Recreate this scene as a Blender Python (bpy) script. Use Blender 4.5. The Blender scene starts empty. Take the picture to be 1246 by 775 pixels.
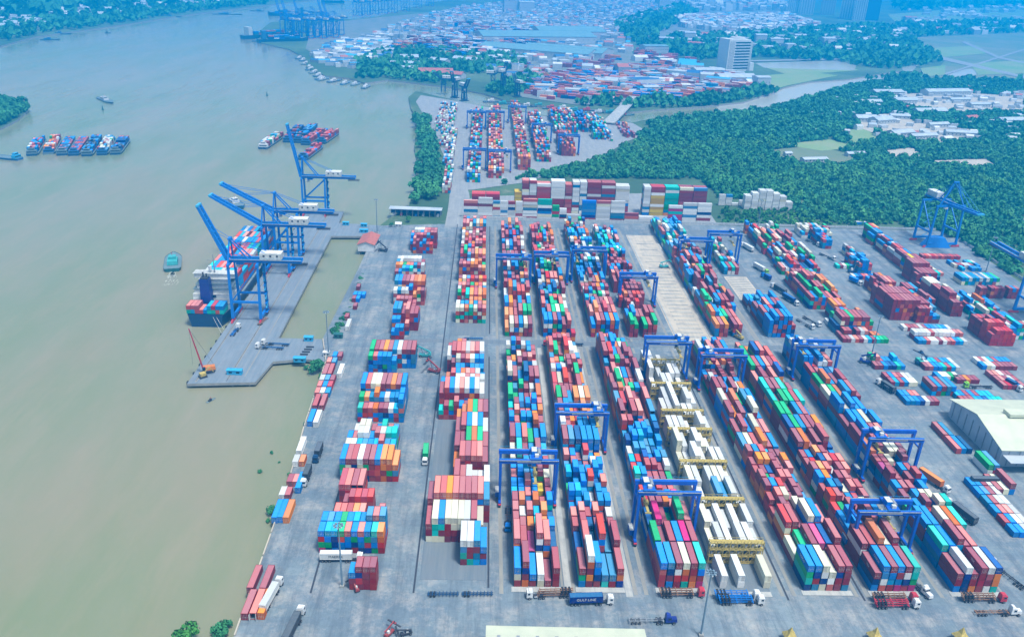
import bpy, math, random
import numpy as np
from mathutils import Matrix, Vector
random.seed(7); RS = np.random.RandomState(7)
S = bpy.context.scene
COL = S.collection
R = math.radians

# ------------------------------------------------------------------ camera
H = 215.0
FPX, CX, CY = 1000.0, 623.0, 387.5
PITCH, YAW, ROLL = R(24.17), R(2.23), R(2.10)
fw = np.array([math.sin(YAW)*math.cos(PITCH), math.cos(YAW)*math.cos(PITCH), -math.sin(PITCH)])
rt = np.array([math.cos(YAW), -math.sin(YAW), 0.0]); up = np.cross(rt, fw)
CA = rt*math.cos(ROLL)+up*math.sin(ROLL); CB = -rt*math.sin(ROLL)+up*math.cos(ROLL)
cam = bpy.data.objects.new('camera', bpy.data.cameras.new('camera')); COL.objects.link(cam)
cam.matrix_world = Matrix(((CA[0], CB[0], -fw[0], 0), (CA[1], CB[1], -fw[1], 0), (CA[2], CB[2], -fw[2], H), (0, 0, 0, 1)))
cam.data.sensor_width = 36; cam.data.lens = FPX/1246*36
cam.data.clip_start = 1; cam.data.clip_end = 40000
S.camera = cam

# ------------------------------------------------------------------ light
SUN_EL, SUN_AZ = R(68), R(140)           # azimuth from +Y towards +X: high, over the right-hand side
w = bpy.data.worlds.new("World"); S.world = w; w.use_nodes = True
nt = w.node_tree; bg = nt.nodes['Background']
sky = nt.nodes.new('ShaderNodeTexSky'); sky.sky_type = 'NISHITA'; sky.sun_disc = False
sky.sun_elevation = SUN_EL; sky.sun_rotation = SUN_AZ; sky.air_density = 1.8; sky.dust_density = 2.5; sky.ozone_density = 1.5
nt.links.new(sky.outputs[0], bg.inputs[0]); bg.inputs[1].default_value = 0.05
sd = bpy.data.lights.new('sun', 'SUN'); sd.energy = 1.5; sd.angle = R(11); sd.color = (1.0, 0.985, 0.955)
sun = bpy.data.objects.new('sun', sd); COL.objects.link(sun)
d = Vector((math.sin(SUN_AZ)*math.cos(SUN_EL), math.cos(SUN_AZ)*math.cos(SUN_EL), math.sin(SUN_EL)))
sun.rotation_euler = d.to_track_quat('Z', 'Y').to_euler(); sun.location = (0, 0, 400)
S.view_settings.view_transform = 'Standard'; S.view_settings.look = 'None'; S.view_settings.gamma = 1
S.view_settings.use_curve_mapping = False
S.view_settings.exposure = 1.84
S.cycles.use_denoising = True
S.cycles.max_bounces = 4; S.cycles.diffuse_bounces = 2; S.cycles.glossy_bounces = 2; S.cycles.volume_bounces = 1
S.cycles.transparent_max_bounces = 4
S.cycles.use_adaptive_sampling = True

def G(x, y, z=0.0):
    dd = fw+CA*(x-CX)/FPX-CB*(y-CY)/FPX
    q = dd*((z-H)/dd[2]); return q[0], q[1]
def GA(p):            # array version
    p = np.asarray(p, float); dd = fw[None]+CA[None]*(p[:, :1]-CX)/FPX-CB[None]*(p[:, 1:2]-CY)/FPX
    return (dd*((0-H)/dd[:, 2:3]))[:, :2]
def proj(X, Y, Z):
    v = np.array([X, Y, Z-H]); z = v@fw
    return CX+FPX*(v@CA)/z, CY-FPX*(v@CB)/z

# ------------------------------------------------------------------ materials
def newmat(name):
    m = bpy.data.materials.new(name); m.use_nodes = True
    return m, m.node_tree.nodes, m.node_tree.links, m.node_tree.nodes['Principled BSDF']
def mixrgb(N, L, f, a, b, mode='MIX'):
    n = N.new('ShaderNodeMix'); n.data_type = 'RGBA'; n.blend_type = mode
    for s, v in ((n.inputs[0], f), (n.inputs[6], a), (n.inputs[7], b)):
        if hasattr(v, 'links'): L.new(v, s)
        elif isinstance(v, (int, float)): s.default_value = v
        else: s.default_value = (*v, 1)
    return n.outputs[2]
def math_(N, L, op, a, b=None, clamp=False):
    n = N.new('ShaderNodeMath'); n.operation = op; n.use_clamp = clamp
    for i, v in enumerate((a, b)):
        if v is None: continue
        if hasattr(v, 'links'): L.new(v, n.inputs[i])
        else: n.inputs[i].default_value = v
    return n.outputs[0]
def ramp(N, L, x, a, b):
    n = N.new('ShaderNodeMapRange'); L.new(x, n.inputs[0]); n.inputs[1].default_value = a; n.inputs[2].default_value = b
    return n.outputs[0]
def noise(N, L, sc, det=3, rough=.55, vec=None, space='Object'):
    n = N.new('ShaderNodeTexNoise'); n.inputs['Scale'].default_value = sc
    n.inputs['Detail'].default_value = det; n.inputs['Roughness'].default_value = rough
    if vec is None:
        if space == 'World':
            g = N.new('ShaderNodeNewGeometry'); vec = g.outputs['Position']
        else:
            tc = N.new('ShaderNodeTexCoord'); vec = tc.outputs['Object']
    L.new(vec, n.inputs['Vector']); return n.outputs['Fac']
def scaled(N, L, s, rot=0, space='World'):
    g = N.new('ShaderNodeNewGeometry'); m = N.new('ShaderNodeMapping'); L.new(g.outputs['Position'], m.inputs[0])
    m.inputs['Scale'].default_value = s; m.inputs['Rotation'].default_value[2] = rot; return m.outputs[0]

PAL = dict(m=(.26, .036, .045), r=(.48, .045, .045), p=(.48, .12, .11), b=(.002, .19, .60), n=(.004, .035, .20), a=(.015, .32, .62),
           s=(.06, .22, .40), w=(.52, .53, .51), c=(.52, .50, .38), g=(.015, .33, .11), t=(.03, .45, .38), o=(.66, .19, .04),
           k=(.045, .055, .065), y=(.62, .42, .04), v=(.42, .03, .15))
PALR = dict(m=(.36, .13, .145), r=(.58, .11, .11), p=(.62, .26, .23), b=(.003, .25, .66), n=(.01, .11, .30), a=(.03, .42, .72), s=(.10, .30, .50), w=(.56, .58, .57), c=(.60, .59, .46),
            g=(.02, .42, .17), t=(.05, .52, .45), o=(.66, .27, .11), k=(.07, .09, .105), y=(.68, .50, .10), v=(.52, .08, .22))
NAMES = dict(m='maroon', r='bright red', p='salmon red', b='royal blue', n='dark navy', a='light azure', s='steel blue',
             w='white', c='cream', g='green', t='teal', o='orange', k='dark grey', y='yellow', v='crimson')
def variation(N, L):
    oi = N.new('ShaderNodeObjectInfo'); at = N.new('ShaderNodeAttribute'); at.attribute_name = 'vary'
    s = math_(N, L, 'ADD', oi.outputs['Random'], at.outputs['Fac']); return math_(N, L, 'FRACT', s)
CM = {}; CR = {}
for k, c in PAL.items():
    for roof in (0, 1):
        m, N, L, P = newmat(NAMES[k].replace(' ', '_')+('_container_roof' if roof else '_container_paint'))
        v = variation(N, L)
        hs = N.new('ShaderNodeHueSaturation'); hs.inputs['Color'].default_value = (*(PALR[k] if roof else tuple(x*(1.0 if k in 'wc' else .72) for x in c)), 1)  # saturated paints darkened below the roof, painting extra shade into the container sides
        L.new(math_(N, L, 'ADD', math_(N, L, 'MULTIPLY', v, .022), .488), hs.inputs['Hue'])
        L.new(math_(N, L, 'ADD', math_(N, L, 'MULTIPLY', v, .45), .78), hs.inputs['Value'])
        L.new(math_(N, L, 'ADD', math_(N, L, 'MULTIPLY', math_(N, L, 'FRACT', math_(N, L, 'MULTIPLY', v, 7.3)), .25), 1.0), hs.inputs['Saturation'])
        n1 = noise(N, L, .9, 4, .65, space='World')
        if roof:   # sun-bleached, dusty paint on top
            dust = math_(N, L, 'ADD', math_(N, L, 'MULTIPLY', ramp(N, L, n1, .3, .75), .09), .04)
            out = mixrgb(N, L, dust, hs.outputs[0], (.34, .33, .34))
        else:
            out = mixrgb(N, L, math_(N, L, 'MULTIPLY', ramp(N, L, n1, .45, .8), .22), hs.outputs[0], (.20, .13, .10))
        L.new(out, P.inputs['Base Color']); P.inputs['Roughness'].default_value = .7 if roof else .5; P.inputs['Specular IOR Level'].default_value = .2
        (CR if roof else CM)[k] = m
def flat(name, c, rough=.6, metal=0, nz=.18, sc=.6, c2=None, world=True):
    m, N, L, P = newmat(name)
    n1 = noise(N, L, sc, 5, .65, space='World' if world else 'Object')
    out = mixrgb(N, L, ramp(N, L, n1, .3, .7), c, c2 if c2 else tuple(x*(1-nz*1.6) for x in c))
    L.new(out, P.inputs['Base Color']); P.inputs['Roughness'].default_value = rough; P.inputs['Metallic'].default_value = metal
    return m
M = dict(
    crane_blue=flat('crane_blue_paint', (.004, .13, .45), .42, c2=(.006, .17, .52)),
    rtg_blue=flat('gantry_blue_paint', (.003, .065, .38), .42, c2=(.006, .10, .45)),
    white=flat('white_paint', (.66, .67, .65), .5), offwhite=flat('weathered_white_paint', (.62, .63, .58), .6, nz=.3),
    dark=flat('dark_steel', (.035, .04, .05), .6), tyre=flat('tyre_rubber', (.02, .02, .022), .85),
    red=flat('red_paint', (.50, .03, .05), .5), yellow=flat('yellow_paint', (.52, .40, .10), .6, nz=.3, sc=1.2),
    rust=flat('rusty_steel', (.30, .17, .09), .8, c2=(.16, .08, .05), sc=1.5), grey=flat('grey_steel', (.25, .28, .30), .6),
    hull=flat('dark_hull_paint', (.008, .05, .13), .45), hullblue=flat('blue_hull_paint', (.02, .12, .30), .5), hullred=flat('red_hull_paint', (.30, .05, .05), .5),
    deck=flat('deck_paint', (.13, .20, .22), .7), glass=flat('dark_glass', (.015, .03, .05), .15),
    roofcream=None, roofred=flat('brick_red_roof', (.42, .13, .10), .8), cyan=flat('cyan_booth_paint', (.04, .36, .60), .5),
    wall=flat('pale_wall', (.44, .47, .47), .8), lamp=flat('floodlight_housing', (.16, .24, .30), .5),
    orange=flat('orange_paint', (.62, .20, .04), .5), teal=flat('teal_paint', (.05, .36, .36), .5), lime=flat('lime_paint', (.25, .60, .05), .5),
    darkgreen=flat('dark_green_paint', (.02, .12, .11), .5), concrete=flat('concrete', (.30, .30, .27), .85, c2=(.20, .21, .20), sc=.35),
    navy=flat('navy_funnel_paint', (.01, .03, .22), .45), wood=flat('timber_bark', (.12, .085, .055), .9))
def sheet_roof(name, c, c2, axis):
    m, N, L, P = newmat(name)
    wv = N.new('ShaderNodeTexWave'); wv.bands_direction = axis; wv.inputs['Scale'].default_value = .9
    g = N.new('ShaderNodeTexCoord'); L.new(g.outputs['Object'], wv.inputs[0])
    n1 = noise(N, L, .12, 5, .6)
    out = mixrgb(N, L, ramp(N, L, n1, .35, .7), c, c2)
    L.new(out, P.inputs['Base Color']); P.inputs['Roughness'].default_value = .55
    b = N.new('ShaderNodeBump'); b.inputs['Strength'].default_value = .3; b.inputs['Distance'].default_value = .05
    L.new(wv.outputs['Fac'], b.inputs['Height']); L.new(b.outputs[0], P.inputs['Normal']); return m
M['roofcream'] = sheet_roof('cream_sheet_roof', (.50, .52, .38), (.40, .43, .32), 'X')
M['roofgrey'] = sheet_roof('pale_sheet_roof', (.42, .46, .48), (.28, .34, .38), 'X')
M['roofteal'] = sheet_roof('teal_sheet_roof', (.15, .29, .31), (.10, .22, .26), 'X')

# pavement: old asphalt and concrete, stained
def pavement():
    m, N, L, P = newmat('stained_yard_pavement')
    a = noise(N, L, .014, 6, .7, space='World'); b = noise(N, L, .075, 8, .8, space='World'); c = noise(N, L, .5, 5, .8, space='World')
    st = noise(N, L, 1.0, 5, .7, vec=scaled(N, L, (.22, .018, .1)))
    o = mixrgb(N, L, ramp(N, L, a, .35, .65), (.10, .145, .18), (.17, .215, .235))
    o = mixrgb(N, L, math_(N, L, 'MULTIPLY', ramp(N, L, b, .47, .63), .6), o, (.36, .335, .30))
    o = mixrgb(N, L, math_(N, L, 'MULTIPLY', ramp(N, L, st, .46, .66), .65), o, (.065, .09, .115))
    o = mixrgb(N, L, math_(N, L, 'MULTIPLY', ramp(N, L, c, .45, .65), .35), o, (.05, .08, .09))
    # worn slabs of different age
    br = N.new('ShaderNodeTexBrick'); L.new(scaled(N, L, (.045, .06, .05)), br.inputs[0]); br.inputs['Scale'].default_value = 1
    br.inputs['Color1'].default_value = (.90, .91, .93, 1); br.inputs['Color2'].default_value = (1.12, 1.1, 1.05, 1)
    br.inputs['Mortar'].default_value = (.88, .89, .9, 1); br.inputs['Mortar Size'].default_value = .004
    o = mixrgb(N, L, .8, o, br.outputs['Color'], 'MULTIPLY')
    L.new(o, P.inputs['Base Color'])
    L.new(math_(N, L, 'ADD', math_(N, L, 'MULTIPLY', st, .35), .5), P.inputs['Roughness']); return m
M['pave'] = pavement()
def strip_mat(name, c, c2):
    m, N, L, P = newmat(name)
    st = noise(N, L, 1, 5, .7, vec=scaled(N, L, (.5, .03, .1))); b = noise(N, L, .15, 5, .65, space='World')
    o = mixrgb(N, L, ramp(N, L, st, .35, .7), c, c2)
    o = mixrgb(N, L, math_(N, L, 'MULTIPLY', ramp(N, L, b, .45, .75), .5), o, (.13, .14, .15))
    L.new(o, P.inputs['Base Color']); P.inputs['Roughness'].default_value = .8; return m
M['lane'] = strip_mat('lane_concrete', (.10, .135, .16), (.15, .175, .185)); M['runway'] = strip_mat('runway_concrete', (.26, .25, .205), (.17, .185, .18))
M['kerb'] = strip_mat('pale_kerb_concrete', (.40, .40, .36), (.27, .29, .28)); M['quay'] = strip_mat('quay_deck_concrete', (.12, .165, .20), (.19, .225, .25))
M['sand'] = strip_mat('sandy_concrete', (.46, .40, .30), (.36, .33, .27)); M['dirtroad'] = strip_mat('pale_road', (.27, .28, .27), (.19, .21, .22))

def water():
    m, N, L, P = newmat('muddy_river_water')
    a = noise(N, L, 1, 5, .6, vec=scaled(N, L, (.004, .0015, .01), .25)); b = noise(N, L, 1, 6, .62, vec=scaled(N, L, (.016, .007, .01), .2))
    o = mixrgb(N, L, ramp(N, L, a, .38, .62), (.138, .188, .092), (.188, .200, .125))
    o = mixrgb(N, L, math_(N, L, 'MULTIPLY', ramp(N, L, b, .42, .70), .5), o, (.26, .20, .145))
    c3 = noise(N, L, 1, 7, .72, vec=scaled(N, L, (.05, .010, .03), .35)); o = mixrgb(N, L, math_(N, L, 'MULTIPLY', ramp(N, L, c3, .48, .72), .28), o, (.30, .235, .17))
    c4 = noise(N, L, 1, 6, .7, vec=scaled(N, L, (.03, .006, .03), .1)); o = mixrgb(N, L, math_(N, L, 'MULTIPLY', ramp(N, L, c4, .46, .74), .25), o, (.10, .16, .06))
    L.new(o, P.inputs['Base Color']); L.new(math_(N, L, 'ADD', math_(N, L, 'MULTIPLY', ramp(N, L, c4, .4, .6), .16), .07), P.inputs['Roughness']); P.inputs['IOR'].default_value = 1.33
    g = N.new('ShaderNodeNewGeometry')
    r1 = noise(N, L, .22, 5, .7, vec=g.outputs['Position']); bp = N.new('ShaderNodeBump'); bp.inputs['Strength'].default_value = .5
    bp.inputs['Distance'].default_value = .25; L.new(r1, bp.inputs['Height']); L.new(bp.outputs[0], P.inputs['Normal']); return m
M['water'] = water()
def land():
    m, N, L, P = newmat('scrub_and_field_ground')
    a = noise(N, L, .004, 5, .6, space='World'); b = noise(N, L, .02, 6, .7, space='World'); c = noise(N, L, .12, 4, .7, space='World')
    o = mixrgb(N, L, ramp(N, L, a, .42, .6), (.035, .085, .035), (.09, .15, .06))
    o = mixrgb(N, L, math_(N, L, 'MULTIPLY', ramp(N, L, b, .60, .72), .55), o, (.27, .25, .19))
    o = mixrgb(N, L, math_(N, L, 'MULTIPLY', ramp(N, L, c, .4, .7), .6), o, (.03, .07, .035))
    L.new(o, P.inputs['Base Color']); P.inputs['Roughness'].default_value = .95; return m
M['land'] = land()
M['field'] = flat('grass_field', (.13, .26, .08), .95, c2=(.22, .26, .13), sc=.012); M['soil'] = flat('bare_soil', (.20, .19, .12), .95, c2=(.07, .15, .06), sc=.006)
M['pond'] = flat('silty_pond_and_sky_bright_creek', (.40, .40, .34), .2, nz=.1); M['townground'] = flat('town_ground', (.20, .20, .19), .9, c2=(.10, .14, .10), sc=.03)
def leaf(name, c, c2):
    m, N, L, P = newmat(name)
    v = variation(N, L); n1 = noise(N, L, .05, 3, .6, space='World'); n2 = noise(N, L, .009, 4, .6, space='World')
    o = mixrgb(N, L, v, c, c2); o = mixrgb(N, L, math_(N, L, 'MULTIPLY', ramp(N, L, n2, .48, .62), .55), o, (c2[0]*1.5, c2[1]*1.25, c2[2]*.9)); o = mixrgb(N, L, math_(N, L, 'MULTIPLY', ramp(N, L, n1, .35, .7), .6), o, (c[0]*.45, c[1]*.55, c[2]*.7))
    L.new(o, P.inputs['Base Color']); P.inputs['Roughness'].default_value = .8; P.inputs['Specular IOR Level'].default_value = .2; return m
M['leaf'] = leaf('mangrove_leaves', (.022, .16, .070), (.06, .25, .09)); M['leaf3'] = leaf('olive_leaves', (.035, .20, .065), (.08, .26, .08)); M['leaf2'] = leaf('bright_leaves', (.03, .16, .03), (.07, .24, .05))

# ------------------------------------------------------------------ mesh helpers
class MB:
    def __init__(s): s.v = []; s.f = []; s.m = []; s.mats = []
    def mi(s, mat):
        if mat not in s.mats: s.mats.append(mat)
        return s.mats.index(mat)
    def quads(s, pts, faces, mat):
        o = len(s.v); s.v += [tuple(p) for p in pts]; k = s.mi(mat)
        for f in faces: s.f.append(tuple(o+i for i in f)); s.m.append(k)
        return s
    def box(s, cx, cy, cz, sx, sy, sz, mat, rz=0, taper=1.0, top=None):
        c_, s_ = math.cos(rz), math.sin(rz); pts = []
        for z, t in ((-.5, 1), (.5, taper)):
            for x, y in ((-.5, -.5), (.5, -.5), (.5, .5), (-.5, .5)):
                X, Y = x*sx*t, y*sy*t; pts.append((cx+X*c_-Y*s_, cy+X*s_+Y*c_, cz+z*sz))
        s.quads(pts, [(0, 3, 2, 1), (0, 1, 5, 4), (1, 2, 6, 5), (2, 3, 7, 6), (3, 0, 4, 7)], mat)
        o = len(s.v)-8; s.f.append((o+4, o+5, o+6, o+7)); s.m.append(s.mi(top or mat)); return s
    def beam(s, a, b, w, h, mat, w2=None, h2=None):
        a = Vector(a); b = Vector(b); d = (b-a).normalized(); u = Vector((0, 0, 1)) if abs(d.z) < .95 else Vector((0, 1, 0))
        x = d.cross(u).normalized(); y = x.cross(d); w2 = w2 or w; h2 = h2 or h; pts = []
        for p, ww, hh in ((a, w, h), (b, w2, h2)):
            for i, j in ((-.5, -.5), (.5, -.5), (.5, .5), (-.5, .5)): pts.append(p+x*i*ww+y*j*hh)
        return s.quads(pts, [(0, 3, 2, 1), (4, 5, 6, 7), (0, 1, 5, 4), (1, 2, 6, 5), (2, 3, 7, 6), (3, 0, 4, 7)], mat)
    def cyl(s, a, b, r, mat, n=8, r2=None):
        a = Vector(a); b = Vector(b); d = (b-a).normalized(); u = Vector((0, 0, 1)) if abs(d.z) < .95 else Vector((0, 1, 0))
        x = d.cross(u).normalized(); y = x.cross(d); r2 = r if r2 is None else r2; pts = []
        for p, rr in ((a, r), (b, r2)):
            for i in range(n): t = 2*math.pi*i/n; pts.append(p+x*math.cos(t)*rr+y*math.sin(t)*rr)
        fs = [(i, (i+1) % n, n+(i+1) % n, n+i) for i in range(n)]+[tuple(range(n-1, -1, -1)), tuple(range(n, 2*n))]
        return s.quads(pts, fs, mat)
    def mesh(s, name):
        me = bpy.data.meshes.new(name); me.from_pydata(s.v, [], s.f)
        for m in s.mats: me.materials.append(m)
        me.polygons.foreach_set('material_index', s.m); me.update(); return me
    def build(s, name, parent=None, loc=None, rz=0):
        return link(name, s.mesh(name), parent, loc, rz)
def link(name, data, parent=None, loc=None, rz=0):
    o = bpy.data.objects.new(name, data); COL.objects.link(o)
    if parent: o.parent = parent
    if loc is not None: o.location = loc
    if rz: o.rotation_euler = (0, 0, rz)
    return o
def thing(name, label, cat, loc=(0, 0, 0), rz=0, group=None, data=None):
    o = link(name, data, None, loc, rz); return tag(o, label, cat, group)
def tag(o, label, cat, group=None):
    nw = len(label.split()); assert 4 <= nw <= 16, (nw, label)
    o['label'] = label; o['category'] = cat
    if group: o['group'] = group
    return o
def kids(o): return KIDS.get(o.name, [])
def copy_tree(o, label, loc, rz, group=None, ch=None):
    r = o.copy(); COL.objects.link(r); r.location = loc; r.rotation_euler = (0, 0, rz); r['label'] = label
    nw = len(label.split()); assert 4 <= nw <= 16, (nw, label)
    if group: r['group'] = group
    def rec(src, dst):
        for c in src.children:
            k = c.copy(); COL.objects.link(k); k.parent = dst; rec(c, k)
    rec(o, r); return r
def npmesh(name, V, F, mats, mi, vary=None, smooth=False):
    me = bpy.data.meshes.new(name); V = np.asarray(V, np.float32); F = np.asarray(F, np.int32); k = F.shape[1]
    me.vertices.add(len(V)); me.vertices.foreach_set('co', V.ravel())
    me.loops.add(F.size); me.loops.foreach_set('vertex_index', F.ravel())
    me.polygons.add(len(F)); me.polygons.foreach_set('loop_start', np.arange(0, F.size, k, dtype=np.int32))
    me.polygons.foreach_set('material_index', np.asarray(mi, np.int32)); me.polygons.foreach_set('use_smooth', np.zeros(len(F), bool))
    for m in mats: me.materials.append(m)
    me.update(calc_edges=True)
    if vary is not None:
        a = me.attributes.new('vary', 'FLOAT', 'POINT'); a.data.foreach_set('value', np.asarray(vary, np.float32))
    return me
def sheet(name, pts, z, mat, kind='structure', skirt=0, label=None, cat=None):
    """polygon in world metres laid flat at z, with an optional skirt going down"""
    mb = MB(); n = len(pts); k = mb.mi(mat)
    mb.v = [(x, y, z) for x, y in pts]; area = sum(pts[i][0]*pts[(i+1) % n][1]-pts[(i+1) % n][0]*pts[i][1] for i in range(n))
    order = list(range(n)) if area > 0 else list(range(n-1, -1, -1))
    mb.f.append(tuple(order)); mb.m.append(k)
    if skirt:
        mb.v += [(x, y, z-skirt) for x, y in pts]; ks = mb.mi(M['concrete'])
        for i in range(n):
            a, b = order[i], order[(i+1) % n]; mb.f.append((a, a+n, b+n, b)); mb.m.append(ks)
    o = mb.build(name)
    if label: tag(o, label, cat)
    else: o['kind'] = kind
    return o
def rect(x0, y0, x1, y1): return [(x0, y0), (x1, y0), (x1, y1), (x0, y1)]

# ------------------------------------------------------------------ the setting
WL = -3.0
riv = sheet('river', rect(-9000, -600, 12000, 16000), WL, M['water'])
near_shore = [(-84.5, -400), (-82, 211), (-83, 292), (-86, 345), (-88, 414), (-95, 443), (-91, 560), (-90, 632), (-88, 664)]
bank_px = [(478, 262), (497, 252), (503, 232), (510, 205), (504, 180), (506, 165), (510, 148), (500, 132), (497, 118), (506, 111)]
creek_s = [(520, 114), (548, 121), (570, 127), (590, 129), (625, 133), (665, 141), (700, 141), (745, 146), (770, 149), (800, 143), (845, 138.5), (897, 135.5), (930, 132),
           (957, 124), (985, 117), (1010, 109), (1040, 102), (1080, 95), (1098, 90)]
creek_n = [(1090, 87), (1060, 92), (1030, 96.5), (985, 99.5), (955, 106), (935, 114), (905, 124), (850, 130), (800, 133), (770, 136), (745, 135), (700, 130.5), (660, 129), (620, 123.5), (590, 114), (550, 106),
           (500, 100), (472, 97), (444, 101), (425, 95), (396, 92), (374, 82), (371, 70), (352, 60), (318, 52), (313, 40), (330, 27), (395, 22), (430, 24), (462, 20), (500, 9), (545, 0), (590, -12)]
near = near_shore+[G(*p) for p in bank_px]+[G(*p) for p in creek_s]+[(3000, 2400), (9000, 3000), (9000, -400)]
sheet('near_shore_land', near, -.25, M['land'], skirt=5)
far = [G(*p) for p in creek_n]+[(2500, 12000), (9800, 15500), (11800, 9000), (9300, 3100), (3000, 2470)]
sheet('far_shore_land', far, -.3, M['land'], skirt=5)
lb = [G(*p) for p in ((-60, 74), (0, 56), (40, 45), (100, 37), (150, 30), (200, 22), (250, 15), (320, 7), (360, 2), (420, -3), (500, -12), (560, -22))]
sheet('left_bank_land', lb+[(2000, 14000), (-8800, 14000), (-8800, 1500)], -.3, M['land'], skirt=5)
isl = [G(*p) for p in ((-30, 118), (10, 122), (30, 128), (34, 134), (20, 146), (0, 156), (-30, 170))]
sheet('river_island_land', isl, -.4, M['land'], skirt=5)
# fields, bare ground and ponds beyond
FIELDS = [('grass_field', 'field', [(905, 100), (930, 92), (985, 88), (1020, 92), (960, 104), (930, 112)]), ('grass_field', 'field', [(930, 82), (1030, 80), (1045, 86), (960, 92)]),
          ('silt_flat', 'pond', [(918, 77), (1020, 74), (1042, 80), (1040, 86), (930, 83)]), ('bare_ground', 'soil', [(1110, 46), (1246, 40), (1300, 60), (1300, 98), (1210, 100), (1130, 96), (1150, 74), (1120, 60)]),
          ('grass_field', 'field', [(1080, 18), (1180, 10), (1300, 14), (1300, 30), (1150, 34), (1090, 28)]), ('pond', 'pond', [(1152, 88), (1180, 84), (1200, 86), (1168, 99), (1148, 95)]),
          ('pond', 'pond', [(1097, 83), (1118, 79), (1110, 87), (1099, 88)]), ('pond', 'pond', [(1226, 116), (1246, 112), (1290, 118), (1290, 126), (1236, 124)]),
          ('clearing', 'soil', [(940, 183), (985, 178), (1030, 186), (1044, 198), (990, 203), (945, 196)]), ('grass_clearing', 'field', [(950, 176), (1010, 170), (1045, 180), (1000, 184)]),
          ('grass_clearing', 'field', [(1020, 160), (1055, 156), (1070, 172), (1040, 178)]), ('pale_clearing', 'sand', [(1075, 184), (1110, 180), (1125, 192), (1090, 194)]), ('pale_clearing', 'sand', [(1130, 196), (1200, 194), (1215, 205), (1140, 202)]),
          ('industrial_yard', 'sand', [(1040, 144), (1085, 138), (1120, 150), (1180, 158), (1195, 172), (1150, 176), (1080, 168), (1045, 156)]),
          ('industrial_yard', 'sand', [(1082, 116), (1150, 112), (1246, 118), (1246, 138), (1180, 140), (1100, 132)]),
          ('town_ground', 'townground', [(480, 34), (560, 12), (700, 0), (940, -6), (960, 34), (860, 44), (760, 46), (770, 66), (800, 100), (880, 112), (800, 128), (700, 128), (630, 118), (600, 60)]),
          ('port_ground', 'townground', [(372, 60), (380, 30), (460, 22), (560, 12), (600, 60), (470, 66), (400, 80)])]
for i, (nm, mt, px) in enumerate(FIELDS): sheet(nm, [G(*p) for p in px], .05+.03*i, M[mt])
sheet('creek_sky_sheen', [G(*p, WL) for p in ((880, 138), (930, 131.5), (957, 124), (985, 117), (1010, 109), (1040, 102), (1080, 95), (1098, 90), (1090, 87), (1060, 91), (1030, 95.5), (985, 98.5), (955, 105), (935, 113), (905, 123), (870, 129))], WL+.03, M['pond'])  # pond tone reused, its paleness standing in for sky mirrored in the creek

for i, px in enumerate(([(1130, 70), (1246, 96), (1250, 94), (1140, 68)], [(1170, 52), (1215, 72), (1246, 78), (1246, 76), (1217, 70), (1174, 51)], [(1150, 92), (1246, 62), (1246, 60), (1150, 90)], [(900, 74.5), (1050, 71), (1110, 74), (1110, 75.5), (1050, 73), (900, 76)], [(870, 62), (880, 58), (1000, 108), (990, 110)][:0] or [(1180, 272), (1246, 268), (1246, 271), (1180, 275)])): sheet('dirt_track', [G(*p) for p in px], .9+.03*i, M['dirtroad'])
for i, px in enumerate(([(1120, 60), (1190, 56), (1200, 66), (1130, 72)], [(1180, 78), (1246, 74), (1246, 90), (1190, 92)], [(1120, 84), (1150, 80), (1150, 92), (1125, 94)])): sheet('grass_field', [G(*p) for p in px], .8+.03*i, M['field'])
# the yard: one paved sheet, cut where the basin lies
yard = [(-84.4, 60), (-82.0, 211), (-83.0, 292), (-86, 345), (-88, 414), (-95, 443), (-91, 560), (-90, 632), (-88, 663), (-32, 672), (-20, 687), (410, 687), (402, 560), (396, 400), (392, 60)]
sheet('yard_pavement', yard, 0, M['pave'])
sheet('depot_pavement', [(-34, 660), (-20, 687.05), (205, 687.05), (208, 775), (180, 790), (-8, 760), (-26, 735)], .02, M['dirtroad'])
sheet('access_road', [G(*p) for p in ((541, 276), (576, 276), (571, 236), (566, 222), (563, 200), (560, 150), (553, 150), (552, 200), (548, 230), (545, 255))], .06, M['dirtroad'])
sheet('far_yard_pavement', [G(*p) for p in ((545, 232), (575, 231), (640, 222), (690, 205), (740, 186), (764, 172), (790, 162), (770, 150), (745, 147), (700, 142.5), (665, 142), (625, 134.5), (590, 130), (548, 122), (512, 116), (506, 124), (527, 160), (540, 190))], .04, M['dirtroad'])
deck = [(-155.5, 386), (-120.5, 389), (-117, 413), (-100, 417), (-88.2, 414.2), (-95.2, 443), (-121, 443.5), (-123, 633), (-90.2, 635), (-88.2, 663), (-123, 668), (-124, 700), (-155.5, 700)]
sheet('quay_deck', deck, .01, M['quay'], skirt=1.6)
mb = MB()
for y in range(390, 700, 9):
    for x in (-153, -143, -133, -124): mb.cyl((x, y, -8), (x, y, -1.5), .5, M['concrete'], 6)
o = mb.build('quay_pile_row'); o['kind'] = 'structure'
mb = MB()
for y in range(388, 700, 10): mb.box(-155.9, y, -.7, .7, 1.6, 1.9, M['tyre'])
o = mb.build('quay_fender_row'); o['kind'] = 'structure'
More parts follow.
